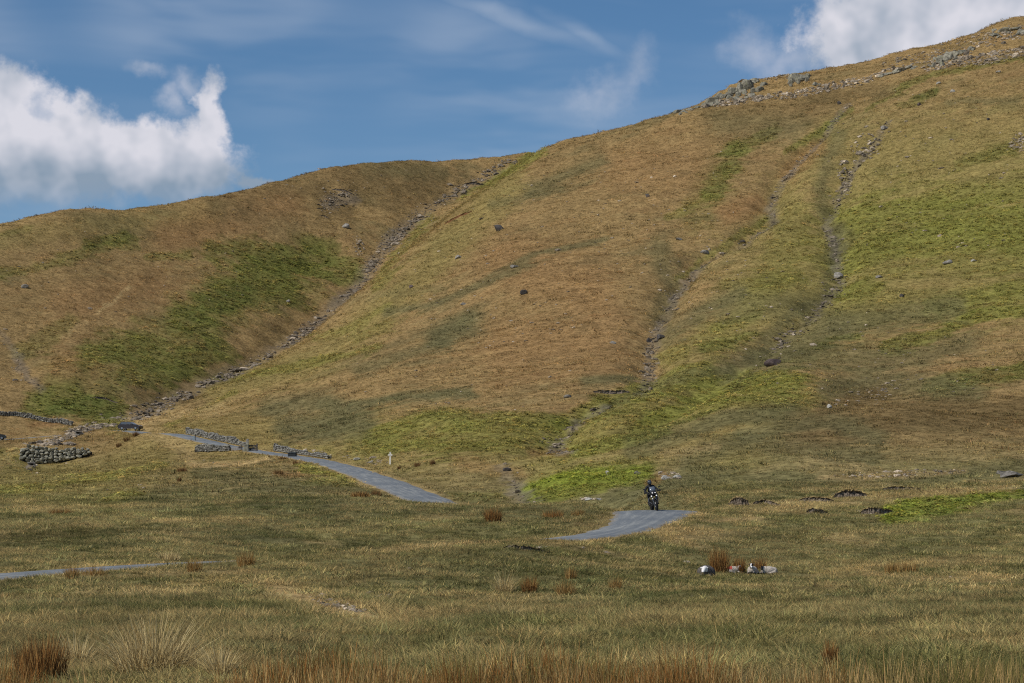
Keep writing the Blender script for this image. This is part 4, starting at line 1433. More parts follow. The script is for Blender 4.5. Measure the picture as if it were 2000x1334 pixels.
# ------------------------------------------------------------------ small modelling kit
class MB:
    """collects simple solids into one mesh (local coordinates)"""
    def __init__(s):
        s.bm = bmesh.new()

    def _xf(s, vs, M):
        bmesh.ops.transform(s.bm, matrix=M, verts=vs)

    def box(s, c, size, rot=(0, 0, 0), bev=0.0, taper=None):
        r = bmesh.ops.create_cube(s.bm, size=1.0)
        vs = r['verts']
        for v in vs:
            if taper and v.co.z > 0:
                v.co.x *= taper[0]
                v.co.y *= taper[1]
            v.co.x *= size[0]
            v.co.y *= size[1]
            v.co.z *= size[2]
        if bev:
            es = list({e for v in vs for e in v.link_edges})
            g = bmesh.ops.bevel(s.bm, geom=es, offset=bev, segments=2, affect='EDGES', profile=.6)
            vs = list({v for f in g['faces'] for v in f.verts} | {v for v in vs if v.is_valid})
        s._xf(vs, Matrix.Translation(c) @ Euler(rot).to_matrix().to_4x4())
        return s

    def cyl(s, a, b, r0, r1=None, seg=10):
        a, b = Vector(a), Vector(b)
        r = bmesh.ops.create_cone(s.bm, cap_ends=True, segments=seg, radius1=r0, radius2=r0 if r1 is None else r1, depth=(b - a).length)
        M = Matrix.Translation((a + b) / 2) @ (b - a).to_track_quat('Z', 'Y').to_matrix().to_4x4()
        s._xf(r['verts'], M)
        return s

    def ball(s, c, r, scale=(1, 1, 1), sub=2, rot=(0, 0, 0)):
        q = bmesh.ops.create_icosphere(s.bm, subdivisions=sub, radius=r)
        M = Matrix.Translation(c) @ Euler(rot).to_matrix().to_4x4() @ Matrix.Diagonal((*scale, 1))
        s._xf(q['verts'], M)
        return s

    def cap(s, a, b, r0, r1):
        s.cyl(a, b, r0, r1, 12)
        s.ball(a, r0, sub=2)
        s.ball(b, r1, sub=2)
        return s

    def torus(s, c, R, r, axis='X', seg=28, ring=10):
        V, Fs = [], []
        for i in range(seg):
            for j in range(ring):
                a, b = 2 * math.pi * i / seg, 2 * math.pi * j / ring
                q = R + r * math.cos(b)
                p = (r * 1.05 * math.sin(b), q * math.cos(a), q * math.sin(a))
                V.append(s.bm.verts.new((p[0] + c[0], p[1] + c[1], p[2] + c[2])))
        for i in range(seg):
            for j in range(ring):
                s.bm.faces.new((V[i * ring + j], V[((i + 1) % seg) * ring + j], V[((i + 1) % seg) * ring + (j + 1) % ring], V[i * ring + (j + 1) % ring]))
        return s

    def loft(s, rings, caps=True):
        R = [[s.bm.verts.new(p) for p in ring] for ring in rings]
        n = len(R[0])
        for a, b in zip(R[:-1], R[1:]):
            for j in range(n):
                s.bm.faces.new((a[j], a[(j + 1) % n], b[(j + 1) % n], b[j]))
        if caps:
            s.bm.faces.new(R[0][::-1])
            s.bm.faces.new(R[-1])
        return s

    def mesh(s, name, m=None, smooth=False):
        bmesh.ops.recalc_face_normals(s.bm, faces=s.bm.faces[:])
        me = bpy.data.meshes.new(name)
        s.bm.to_mesh(me)
        s.bm.free()
        for p in me.polygons:
            p.use_smooth = smooth
        if m:
            me.materials.append(m)
        return me

    def part(s, name, m, parent, smooth=False):
        return link(name, s.mesh(name, m, smooth), None, parent)


def body_mesh(name, mb, voxel, smooth=6):
    """fuse overlapping solids into one continuous skin"""
    me = mb.mesh(name + "_raw")
    o = link(name + "_raw", me)
    md = o.modifiers.new("fuse", 'REMESH')
    md.mode = 'VOXEL'
    md.voxel_size = voxel
    md.use_smooth_shade = True
    sm = o.modifiers.new("smooth", 'SMOOTH')
    sm.iterations = smooth
    sm.factor = .5
    dg = bpy.context.evaluated_depsgraph_get()
    dg.update()
    out = bpy.data.meshes.new_from_object(o.evaluated_get(dg))
    out.name = name
    bpy.data.objects.remove(o)
    bpy.data.meshes.remove(me)
    for p in out.polygons:
        p.use_smooth = True
    return out


def flat_mat(name, col, rough=.5, spec=.5, metal=0, emit=0):
    m = mat(name, col, rough, spec, metal, var=.12, scale=14)
    if emit:
        b = m.node_tree.nodes['Principled BSDF']
        b.inputs['Emission Color'].default_value = (1, .97, .92, 1)
        b.inputs['Emission Strength'].default_value = emit
    return m


M_BLACK = flat_mat("black_paint", (.012, .012, .014), .35)
M_RUB = flat_mat("tyre_rubber", (.014, .014, .014), .85, .2)
M_METAL = flat_mat("grey_metal", (.30, .31, .33), .35, .5, .9)
M_LEATHER = flat_mat("rider_textile", (.014, .015, .019), .75, .3)
M_SKIN = flat_mat("skin", (.42, .26, .19), .6, .3)
M_GLASS = flat_mat("dark_glass", (.05, .065, .08), .08, .8)
M_LAMP = flat_mat("lit_lamp", (.9, .9, .88), .3, .5, 0, 1.0)
M_SEAT = flat_mat("seat_vinyl", (.02, .02, .02), .6, .3)
M_SCREEN = flat_mat("smoked_screen", (.10, .12, .15), .12, .8)
M_WOODW = mat("white_painted_wood", (.74, .71, .64), .7, .2, bump=.2, scale=20, var=.12)
M_WOODD = mat("weathered_timber", (.075, .068, .062), .85, .15, bump=.4, scale=12, var=.4)
M_BIN = flat_mat("bin_plastic", (.018, .022, .026), .5, .4)
M_LID = flat_mat("bin_lid_plastic", (.03, .04, .045), .5, .4)
M_CONC = mat("rough_concrete", (.24, .235, .225), .9, .1, bump=.4, scale=9, var=.25)
M_RUST = flat_mat("galvanised_steel", (.30, .36, .40), .45, .5, .6)


# ------------------------------------------------------------------ motorcycle and rider, coming towards the camera
def build_bike():
    i = int(np.argmin(np.abs(ROAD[:, 1] - 142.0) + (np.arange(len(ROAD)) > 200) * 100))
    c = ROAD[i]
    h = Vector(wpt(1279, 996, c[1]))
    rz = ground(h.x, h.y)
    base = Vector((h.x, c[1], c[2] + .055))
    lean, yaw = RAD(-11), RAD(7)
    rot = (Matrix.Rotation(yaw, 3, 'Z') @ Matrix.Rotation(lean, 3, 'Y')).to_euler()
    b = tag(empty("motorcycle", base, rot=rot), "black adventure motorcycle leaning into the bend with its headlamps lit", 'motorcycle')
    # faces -Y; x to the viewer's right
    for nm, y, R, wd in (("front_wheel", -.74, .33, .060), ("rear_wheel", .74, .31, .082)):
        hub = MB().cyl((-.07, y, .33), (.07, y, .33), .05, seg=14)
        for k in range(7):
            a = 2 * math.pi * k / 7
            hub.cyl((0, y, .33), (0, y + (R - .07) * math.cos(a), .33 + (R - .07) * math.sin(a)), .014, seg=6)
        w = hub.part(nm, M_METAL, b)
        MB().torus((0, y, .33), R - wd * .55, wd).part("tyre", M_RUB, w, True)
        MB().torus((0, y, .33), R - .085, .018, ring=6).part("rim", M_METAL, w, True)
    for s in (-1, 1):
        f = MB().cyl((s * .10, -.74, .33), (s * .10, -.50, .98), .028, .033)
        f.part("fork_leg", M_METAL, b, True)
        MB().cyl((s * .075, -.74, .33), (s * .083, -.74, .33), .15, seg=18).part("brake_disc", M_METAL, b)
    MB().loft([[(x * .075, y, z + abs(x) * -.03) for x in (-1, -.5, 0, .5, 1)] + [(x * .07, y, z - .03) for x in (1, .5, 0, -.5, -1)]
               for y, z in ((-1.05, .70), (-.92, .76), (-.75, .74), (-.60, .66))]).part("mudguard", M_BLACK, b, True)
    MB().box((0, -.30, .50), (.34, .46, .34), bev=.05).box((0, -.05, .34), (.30, .52, .12), bev=.03).part("engine", M_METAL if 0 else M_BLACK, b)
    for s in (-1, 1):
        MB().cyl((s * .14, -.45, .42), (s * .31, -.36, .56), .015).cyl((s * .31, -.36, .56), (s * .29, -.30, .74), .015).cyl((s * .29, -.30, .74), (s * .12, -.40, .84), .015).part("crash_bar", M_METAL, b)
    MB().loft([[(x * w, y, z + dz * q) for x, q in ((-1, 0), (-.75, .6), (0, 1), (.75, .6), (1, 0), (.8, -.6), (0, -.8), (-.8, -.6))]
               for y, z, w, dz in ((-.55, .90, .13, .10), (-.35, .98, .21, .15), (-.05, .98, .19, .14), (.12, .90, .11, .08))]).part("fuel_tank", M_BLACK, b, True)
    MB().box((0, .38, .88), (.28, .62, .10), bev=.04).part("seat", M_SEAT, b, True)
    MB().box((0, .78, .90), (.20, .30, .09), (.2, 0, 0), bev=.03).part("tail_unit", M_BLACK, b)
    MB().cyl((.13, .10, .40), (.19, .72, .55), .045, .06, 14).part("exhaust", M_METAL, b, True)
    MB().cyl((-.08, .74, .33), (-.08, .15, .42), .03).cyl((.08, .74, .33), (.08, .15, .42), .03).part("swingarm", M_METAL, b)
    cowl = MB().loft([[(x * w, y, z + q * hh) for x, q in ((-1, .1), (-.7, .8), (0, 1), (.7, .8), (1, .1), (.6, -.8), (0, -1), (-.6, -.8))]
                      for y, z, w, hh in ((-.76, .99, .12, .10), (-.68, 1.0, .19, .15), (-.54, 1.02, .22, .17), (-.44, 1.03, .20, .14))]).part("front_cowl", M_BLACK, b, True)
    for x, z in ((-.075, 1.035), (.075, 1.035), (-.15, .86), (.15, .86)):
        MB().ball((x, -.745 if z > 1 else -.64, z), .042 if z > 1 else .040, (1, .5, .72), 2).part("headlamp", M_LAMP, b, True)
    for s in (-1, 1):
        MB().cyl((s * .15, -.62, .86), (s * .16, -.50, .86), .05, seg=12).part("lamp_housing", M_BLACK, b)
    MB().loft([[(x * w, y + abs(x) ** 2 * .06, z) for x in (-1, -.5, 0, .5, 1)] + [(x * w, y + .012 + abs(x) ** 2 * .06, z) for x in (1, .5, 0, -.5, -1)]
               for y, z, w in ((-.66, 1.10, .17), (-.60, 1.24, .19), (-.52, 1.40, .15))]).part("windscreen", M_SCREEN, b, True)
    MB().cyl((-.44, -.28, 1.12), (-.20, -.42, 1.10), .014).cyl((.44, -.28, 1.12), (.20, -.42, 1.10), .014).cyl((-.2, -.42, 1.1), (.2, -.42, 1.1), .016).part("handlebar", M_BLACK, b)
    for s in (-1, 1):
        MB().box((s * .40, -.40, 1.11), (.22, .03, .10), (0, 0, s * .35), bev=.012).part("hand_guard", M_BLACK, b)
        MB().cyl((s * .30, -.36, 1.12), (s * .43, -.38, 1.31), .008).box((s * .46, -.38, 1.33), (.13, .03, .07), (0, 0, s * .2), bev=.012).part("mirror", M_BLACK, b)
    # rider: one continuous figure sitting on the bike, hands on the grips
    p = tag(empty("person", base, rot=rot), "person in black riding gear and dark helmet astride the motorcycle", 'person')
    m = MB()
    m.cap((0, .26, .98), (0, .20, 1.14), .165, .15)
    m.cap((0, .20, 1.14), (0, .08, 1.40), .155, .165)
    m.cap((-.13, .07, 1.44), (.13, .07, 1.44), .085, .085)
    m.cap((0, .05, 1.46), (0, .01, 1.60), .065, .06)
    m.ball((0, -.02, 1.66), .095, (.9, 1.05, 1.1))
    for s in (-1, 1):
        m.cap((s * .19, .07, 1.43), (s * .37, -.02, 1.22), .072, .056)
        m.cap((s * .37, -.02, 1.22), (s * .36, -.27, 1.14), .055, .040)
        m.cap((s * .36, -.27, 1.14), (s * .36, -.31, 1.14), .042, .040)
        for k in range(4):
            x = s * (.33 + k * .022)
            m.cap((x, -.33, 1.155), (x, -.375, 1.125), .0115, .011)
            m.cap((x, -.375, 1.125), (x, -.35, 1.092), .011, .010)
        m.cap((s * .325, -.28, 1.12), (s * .315, -.335, 1.095), .013, .011)
        m.cap((s * .11, .24, .98), (s * .25, -.20, .90), .105, .075)
        m.cap((s * .25, -.20, .90), (s * .24, .08, .47), .068, .050)
        m.cap((s * .24, .08, .47), (s * .25, -.12, .40), .052, .042)
    me = body_mesh("body", m, .012, 3)
    me.materials.clear()
    me.materials.append(M_LEATHER)
    link("body", me, None, p)
    hm = MB().ball((0, -.03, 1.665), .142, (.92, 1.1, 1.05), 3).box((0, -.13, 1.60), (.15, .12, .10), bev=.04)
    hel = link("helmet", body_mesh("helmet", hm, .014, 4), None, p)
    hel.data.materials.clear()
    hel.data.materials.append(flat_mat("helmet_paint", (.03, .033, .045), .3))
    MB().loft([[(.128 * math.sin(a), -.03 - .158 * math.cos(a), z) for a in np.linspace(-1.1, 1.1, 9)] + [(.118 * math.sin(a), -.03 - .145 * math.cos(a), z) for a in np.linspace(1.1, -1.1, 9)]
               for z in (1.635, 1.665, 1.70, 1.72)]).part("visor", M_GLASS, hel, True)
    for s in (-1, 1):
        MB().box((s * .25, -.08, .37), (.10, .29, .09), bev=.03).cyl((s * .245, .06, .38), (s * .243, .06, .56), .062, .068, 12).part("boot", M_SEAT, p, True)


build_bike()


# ------------------------------------------------------------------ cars
def build_car(loc, yaw, label, paint):
    c = tag(empty("parked_car", loc, yaw), label, 'car', "cars at the head of the road")
    # profile runs along +X (nose)
    L = 2.05
    prof = [(-2.05, .42), (-2.08, .70), (-2.00, .92), (-1.86, 1.02), (-1.55, 1.40), (-1.30, 1.47), (-.2, 1.48), (.25, 1.42), (.98, 1.00), (1.65, .88), (1.95, .72), (2.02, .45), (1.9, .28), (-1.9, .28)]

    def shell(pts, w0, w1, zc):
        rings = []
        for s, k in ((-1, 0), (-1, 1), (1, 1), (1, 0)):
            pass
        out = []
        for y, sh in ((-w0, .86), (-w0 * 1.03, 1.0), (w0 * 1.03, 1.0), (w0, .86)):
            out.append([(x * (1 if sh == 1 else .985), y * (1 if z < zc else w1 / w0), zc + (z - zc) * (1.0 if sh == 1 else .96)) for x, z in pts])
        return out
    lower = [(x, min(z, .98)) for x, z in prof]
    MB().loft(shell([(-2.05, .42), (-2.10, .70), (-2.0, .95), (-1.6, 1.0), (0, 1.0), (.95, .99), (1.65, .88), (1.97, .72), (2.04, .45), (1.9, .26), (-1.9, .26)], .85, .85, .6)).part("body", paint, c, False)
    gl = [(-1.88, .99), (-1.50, 1.40), (-1.2, 1.45), (-.2, 1.46), (.26, 1.40), (.98, .99)]
    MB().loft([[(x, y * (1 - .22 * (z - .99) / .47), z) for x, z in gl] for y in (-.82, .82)]).part("window_glass", M_GLASS, c)
    MB().loft([[(x, y, z) for x, z in ((-1.52, 1.40), (-1.2, 1.462), (-.2, 1.475), (.28, 1.40), (.20, 1.385), (-1.4, 1.385))] for y in (-.655, .655)]).part("roof", paint, c)
    for x in (-1.62, -.62, .15):
        for s in (-1, 1):
            MB().cyl((x + (.18 if x > -1 else -.1), s * .835, .99), (x + (.05 if x > -1 else .1), s * .665, 1.42), .04, seg=6).part("window_pillar", paint, c)
    for x in (-1.30, 1.28):
        for s in (-1, 1):
            w = MB().cyl((x, s * .70, .32), (x, s * .885, .32), .20, seg=18).part("wheel", flat_mat("wheel_alloy", (.45, .47, .50), .4, .5, .6) if 0 else M_METAL, c)
            MB().torus((0, 0, 0), .245, .085, seg=20, ring=8).mesh("x") if 0 else None
            t = MB().torus((0, 0, 0), .245, .082, seg=22, ring=8)
            bmesh.ops.rotate(t.bm, verts=t.bm.verts[:], cent=(0, 0, 0), matrix=Matrix.Rotation(math.pi / 2, 3, 'Z'))
            bmesh.ops.translate(t.bm, verts=t.bm.verts[:], vec=(x, s * .80, .32))
            t.part("tyre", M_RUB, w, True)
    for s in (-1, 1):
        MB().ball((1.86, s * .62, .74), .12, (.9, .9, .6), 2).part("headlight", flat_mat("lamp_glass", (.7, .7, .72), .1), c, True)
        MB().box((-2.05, s * .68, .86), (.06, .22, .20), bev=.02).part("tail_light", flat_mat("red_lens", (.25, .015, .012), .25), c)
        MB().box((.62, s * .93, 1.02), (.12, .16, .11), bev=.03).part("door_mirror", paint, c)
        for hx in (-.62, .18):
            MB().box((hx, s * .872, .90), (.16, .02, .03)).part("door_handle", M_METAL, c)
    MB().box((2.02, 0, .42), (.08, 1.3, .12), bev=.02).part("grille", M_BLACK, c)
    return c


PAINT1 = flat_mat("plum_black_paint", (.020, .011, .016), .22, .6)
PAINT2 = flat_mat("black_car_paint", (.014, .015, .018), .22, .6)


def on_ground_car(u, v, d, yaw, lab, paint):
    h = wpt(u, v, d)
    z = max(ground(h[0] + dx, h[1] + dy) for dx in (-1.5, 0, 1.5) for dy in (-.7, .7))
    return build_car((h[0], h[1], z + .04), yaw, lab, paint)


on_ground_car(255, 838, 427, RAD(-14), "dark plum hatchback parked at the foot of the stony gully", PAINT1)
on_ground_car(-11, 862, 414, RAD(8), "black car mostly cut off by the left edge of the picture", PAINT2)


# ------------------------------------------------------------------ sheep lying in the grass
WOOL_G = mat("grey_fleece", (.13, .115, .105), 1, 0, bump=1.0, scale=22, var=.45)
WOOL_W = mat("cream_fleece", (.55, .49, .42), 1, 0, bump=1.0, scale=22, var=.2)
FACE_W = mat("white_face_wool", (.78, .77, .76), .95, 0, bump=.3, scale=30, var=.08)
FACE_B = mat("black_face_wool", (.016, .016, .019), .9, .1, bump=.3, scale=30, var=.3)
MARK_R = mat("red_marker", (.42, .09, .07), 1, 0, bump=.6, scale=20, var=.2)


def sheep(u, v, label, size, yaw, wool, face, kind, head_yaw=0.0, dark=None, head_up=0.0, d=None):
    h = hit(u, v) if d is None else Vector(wpt(u, v, d))
    s = tag(empty("sheep", (h.x, h.y, ground(h.x, h.y) + .00 * size), yaw), label, 'sheep', "sheep resting by the rushes")
    s.scale = (size,) * 3
    m = MB()                                            # faces -Y; body lies on folded legs
    m.ball((0, .10, .20), .30, (1.2 if kind == 'ewe' else .98, 1.55, .92), 3)
    m.ball((0, -.18, .24), .25, (.95, 1.0, .95), 3)
    m.ball((0, .42, .20), .24, (1, 1, .95), 3)
    for sx in (-1, 1):
        m.cap((sx * .18, -.34, .08), (sx * .15, -.60, .04), .062, .040)
        m.cap((sx * .15, -.60, .04), (sx * .13, -.42, .02), .036, .030)
        m.cap((sx * .24, .36, .12), (sx * .28, .08, .06), .105, .05)
        m.cap((sx * .28, .08, .06), (sx * .26, -.10, .03), .04, .03)
    m.cap((0, .60, .20), (0, .72, .10), .05, .03)
    hz = .44 + head_up
    c, q = math.sin(head_yaw), math.cos(head_yaw)
    nk = Vector((0.02 * c, -.30, .34))
    hd = Vector((.16 * c, -.36 - .10 * q, hz))
    ms = hd + Vector((.17 * c, -.17 * q, -.13))
    m.cap(nk, hd, .125, .098)
    m.cap(hd, ms, .088, .055)
    m.ball(ms, .055, (1, 1, .85), 2)
    side = Vector((q, -c, 0))
    for sx in (-1, 1):
        e0 = hd + side * (sx * .07) + Vector((0, .02, .05))
        e1 = hd + side * (sx * .19) + Vector((0, .03, .055 if kind != 'ewe' else .02))
        m.cap(e0, e0.lerp(e1, .5), .022, .030)
        m.cap(e0.lerp(e1, .5), e1, .030, .012)
    me = body_mesh("body", m, .016, 3)
    me.materials.clear()
    for x in (wool, face, dark or face, MARK_R):
        me.materials.append(x)
    ax = (ms - hd).normalized()
    mi = np.zeros(len(me.polygons), np.int32)
    for k, p in enumerate(me.polygons):
        co = p.center
        t = (co - hd).dot(ax)
        near = (co - (hd + ax * max(t, 0))).length
        if co.y < -.30 and co.z > .22 and near < .155 and (t > -.05 or (co - hd).length < .13 or near > .1):
            mi[k] = 1
            if kind == 'badger' and abs((co - hd).dot(side)) > .035 and t < .17:
                mi[k] = 2
            if kind == 'panda' and (abs((co - hd).dot(side)) > .05 or t < .02):
                mi[k] = 2
        elif kind in ('badger', 'panda') and co.z < .10 and co.y < -.35:
            mi[k] = 2
        if kind == 'marked' and .10 < co.y < .50 and co.x < -.02 and co.z > .24:
            mi[k] = 3
    me.polygons.foreach_set('material_index', mi)
    link("body", me, None, s)
    for sx in (-1, 1):
        e = hd + ax * .055 + side * (sx * .068) + Vector((0, 0, .035))
        MB().ball(e, .013, sub=1).part("eye", M_BLACK, s, True)
    MB().ball(ms + ax * .045 + Vector((0, 0, .01)), .022, (1, .6, .7), 1).part("nose", FACE_B, s, True)
    return s


sheep(1379, 1128, "grey ewe with a white face lying left of the tallest rushes", 1.05, RAD(-8), WOOL_G, FACE_W, 'ewe', -.25, None, -.10)
sheep(1432, 1119, "red-marked sheep lying half hidden behind the rushes, only its back showing", .62, RAD(95), WOOL_W, FACE_W, 'marked', 0)
sheep(1469, 1121, "white lamb with a black-patched face looking out, right of the rushes", .74, RAD(-14), WOOL_W, FACE_W, 'badger', .2, FACE_B, .08)
sheep(1499, 1121, "cream lamb with black eye patches, rightmost of the resting sheep", .70, RAD(-68), WOOL_W, FACE_W, 'panda', .9, FACE_B, -.04)


# ------------------------------------------------------------------ white cross post
def cross_post():
    h = hit(762, 907)
    k = h.y / F
    H = 23 * k
    o = tag(empty("waymark_post", h, RAD(4)), "white wooden cross-shaped waymark post on the grass above the upper road", 'post')
    MB().box((0, 0, H / 2 - .1), (.17, .12, H + .2), (0, .02, 0), bev=.012).part("upright", M_WOODW, o)
    for s in (-1, 1):
        MB().box((s * 2.3 * k, -.075, H * .80), (3.6 * k, .04, 3.2 * k), (0, 0, 0), bev=.01).part("arm", M_WOODW, o)
    MB().box((0, 0, H + .03), (.20, .15, .06), bev=.01).part("cap", M_WOODW, o)


cross_post()


# ------------------------------------------------------------------ dry stone walls
WALL_ST = [rock_mesh("stone", 760 + i, 1, 6, .10) for i in range(8)]
for q in WALL_ST:
    q.materials.append(ST_WALL)


def face_wall():
    """retaining wall over the stream: every facing stone a part"""
    d = 359.5
    a, b = wpt(36, 905, d), wpt(181, 884, d)
    top = lambda t: np.interp(t, [0, .1, .55, .68, 1], [874, 872, 877, 874, 879])
    bot = lambda t: np.interp(t, [0, .15, .35, .6, .85, 1], [893, 904, 906, 900, 892, 884])
    root = tag(empty("dry_stone_wall", Vector((a + b) / 2)), "tall wall of big rounded grey stones above the stream at left", 'wall')
    k = d / F
    rowh = .50
    core = MB()
    V = []
    r = random.Random(5)
    u0, u1 = 36, 181
    cells = []
    for q in range(8):
        u = u0 + r.uniform(0, 4)
        while u < u1:
            w = r.uniform(6.5, 12.5)
            t = (u + w / 2 - u0) / (u1 - u0)
            vt, vb = top(t), bot(t)
            v = vb - (q + .5) * 5.6
            if v > vt - 1 and u + w < u1 + 4:
                cells.append((u + w / 2, v + r.uniform(-1, 1), w, r.uniform(5.6, 7.6)))
            u += w * .93
    for (u, v, w, h) in cells:
        p = Vector(wpt(u, v, d + r.uniform(-.12, .12)))
        o = bpy.data.objects.new("stone", WALL_ST[r.randrange(8)])
        COL.objects.link(o)
        o.parent = root
        o.location = p - root.location
        o.scale = (w * k * .53, .42, h * k * .55)
        o.rotation_euler = (r.uniform(-.15, .15), r.uniform(-.25, .25), r.choice((0, math.pi)) + r.uniform(-.2, .2))
    n = 14
    rings = []
    for i in range(n):
        t = i / (n - 1)
        u = u0 + 3 + (u1 - u0 - 6) * t
        pb, pt = Vector(wpt(u, bot(t) + 8, d + .35)) - root.location, Vector(wpt(u, top(t) + 3, d + .35)) - root.location
        rings.append([(pb.x, pb.y, pb.z), (pt.x, pt.y, pt.z), (pt.x, pt.y + 1.0, pt.z), (pb.x, pb.y + 1.0, pb.z)])
    MB().loft(rings).part("core", mat("dark_rubble", (.05, .045, .04), 1, 0, bump=.5, scale=6, var=.3), root)  # dark core filling the gaps behind the facing stones
    # earth packed behind the wall, level with its top
    return root


face_wall()
ICO0 = ico(1)


def ico_small():
    bm = bmesh.new()
    bmesh.ops.create_icosphere(bm, subdivisions=1, radius=1.0)
    bm.free()
    t = (1 + 5 ** .5) / 2
    V = np.array([(-1, t, 0), (1, t, 0), (-1, -t, 0), (1, -t, 0), (0, -1, t), (0, 1, t), (0, -1, -t), (0, 1, -t), (t, 0, -1), (t, 0, 1), (-t, 0, -1), (-t, 0, 1)]) / math.hypot(1, t)
    Q = np.array([(0, 11, 5), (0, 5, 1), (0, 1, 7), (0, 7, 10), (0, 10, 11), (1, 5, 9), (5, 11, 4), (11, 10, 2), (10, 7, 6), (7, 1, 8), (3, 9, 4), (3, 4, 2), (3, 2, 6), (3, 6, 8), (3, 8, 9), (4, 9, 5), (2, 4, 11), (6, 2, 10), (8, 6, 7), (9, 8, 1)])
    return V, Q


S20 = ico_small()


def ribbon_wall(label, path, height, thick=.55, sl=.42, sh=.22, seed=1, ruin=0.0, cat='wall', material=None):
    """long dry stone wall whose stones are too small to pick apart: real stones joined into one part"""
    r = np.random.default_rng(seed)
    W = catmull(np.array(path, float), 6)
    L = np.concatenate([[0], np.cumsum(np.linalg.norm(np.diff(W[:, :2], axis=0), axis=1))])
    mid = Vector((float(np.interp(L[-1] / 2, L, W[:, 0])), float(np.interp(L[-1] / 2, L, W[:, 1])), 0))
    mid.z = ground(mid.x, mid.y)
    root = tag(empty("dry_stone_wall", mid), label, cat)
    allV, allQ, cV = [], [], []
    n = 0
    hf = height if callable(height) else (lambda t: height)
    for side in (-1, 1):
        s = 0.0
        while s < L[-1]:
            t = s / L[-1]
            x, y = np.interp(s, L, W[:, 0]), np.interp(s, L, W[:, 1])
            x2, y2 = np.interp(s + .3, L, W[:, 0]), np.interp(s + .3, L, W[:, 1])
            if s + .3 > L[-1]:
                x2, y2 = x + (x - np.interp(s - .3, L, W[:, 0])), y + (y - np.interp(s - .3, L, W[:, 1]))
            a = math.atan2(y2 - y, x2 - x)
            g = ground(x, y)
            H = hf(t) * (1 + .12 * math.sin(s * .9 + seed)) * (1 - ruin * max(0, float(vnoise(np.array([s / 4.0]), np.array([seed * 1.0]), 3)[0])))
            z = 0.0
            while z < H:
                V = S20[0] * (1 + r.uniform(-.22, .22, (12, 1)))
                V = V * np.array([sl * r.uniform(.42, .72), thick * .33, sh * r.uniform(.48, .72)])
                ca, sa = math.cos(a + r.uniform(-.2, .2)), math.sin(a)
                X = V[:, 0] * math.cos(a) - V[:, 1] * math.sin(a)
                Y = V[:, 0] * math.sin(a) + V[:, 1] * math.cos(a)
                off = side * thick * (.30 - .08 * z / max(H, .1)) + r.uniform(-.04, .04)
                jx = r.uniform(-.1, .1)
                allV.append(np.stack([X + x - math.sin(a) * off + jx * math.cos(a) - mid.x, Y + y + math.cos(a) * off + jx * math.sin(a) - mid.y, V[:, 2] + g + z + sh * .4 - mid.z], 1))
                allQ.append(S20[1] + n)
                k = np.clip(r.normal(1, .3), .45, 1.7)
                cV.append(np.tile([k, k, k * .98], (12, 1)))
                n += 12
                z += sh * r.uniform(.8, 1.05)
            s += sl * r.uniform(.75, 1.1)
    me = mesh_np("stones", np.vstack(allV), np.vstack(allQ), np.vstack(cV), False, 'shade')
    me.materials.append(material or WALL_J)
    o = link("stones", me, None, root)
    o['kind'] = 'stuff'
    # rubble core
    rings = []
    for i in range(0, len(W), 2):
        x, y = W[i, 0], W[i, 1]
        j = min(i + 1, len(W) - 1)
        i0 = max(j - 1, 0)
        a = math.atan2(W[j, 1] - W[i0, 1], W[j, 0] - W[i0, 0])
        t = L[i] / L[-1]
        H = max(.05, hf(t) * .8)
        nx, ny = -math.sin(a) * thick * .25, math.cos(a) * thick * .25
        g = ground(x, y) - mid.z
        rings.append([(x - nx - mid.x, y - ny - mid.y, g - .2), (x + nx - mid.x, y + ny - mid.y, g - .2), (x + nx - mid.x, y + ny - mid.y, g + H), (x - nx - mid.x, y - ny - mid.y, g + H)])
    MB().loft(rings).part("core", CORE, root)
    return root


def mat_joined():
    m = mat_stone("small_wall_stone", (.085, .082, .075), (.215, .208, .188), (.28, .28, .22), .4, 3.0)
    T = NT(m.node_tree)
    b = T.n['Principled BSDF']
    src = b.inputs['Base Color'].links[0].from_socket
    a = T.new('ShaderNodeAttribute', attribute_name='shade')
    T.put(b.inputs['Base Color'], T.mix(1.0, src, a.outputs['Color'], 'MULTIPLY'))
    return m


WALL_J = mat_joined()
CORE = mat("rubble_core", (.055, .05, .045), 1, 0, bump=.5, scale=6, var=.3)


def road_side(y0, y1, off, step=4):
    """points beside the road between two distances"""
    i = [k for k in range(len(ROAD)) if y0 <= ROAD[k, 1] <= y1 and k > 180]
    tan = np.gradient(ROAD[:, :2], axis=0)
    tan /= np.linalg.norm(tan, axis=1)[:, None]
    out = []
    for k in i[::step]:
        nx, ny = -tan[k, 1], tan[k, 0]
        if nx < 0:
            nx, ny = -nx, -ny
        s = off + (HALF[k] if off > 0 else -HALF[k])
        out.append((ROAD[k, 0] + nx * s, ROAD[k, 1] + ny * s))
    return out


fw = road_side(344.5, 371, .8, 3)
ribbon_wall("grey parapet wall along the far side of the road up from the bridge", fw, lambda t: .78 if t > .12 else .6, seed=3)
ribbon_wall("lower broken wall along the far verge between the bin and the gate", road_side(296, 336, .9), lambda t: .35 + .45 * t, seed=4, ruin=.4)
nb = [wpt(u, 880, 349.5)[:2] for u in (384, 405, 428, 447)]


def bridge_face():
    pts = [wpt(384, 884, 345), wpt(408, 884, 342), wpt(430, 884, 339), (wpt(449, 884, 336.5))]
    return [(p[0], p[1]) for p in pts]


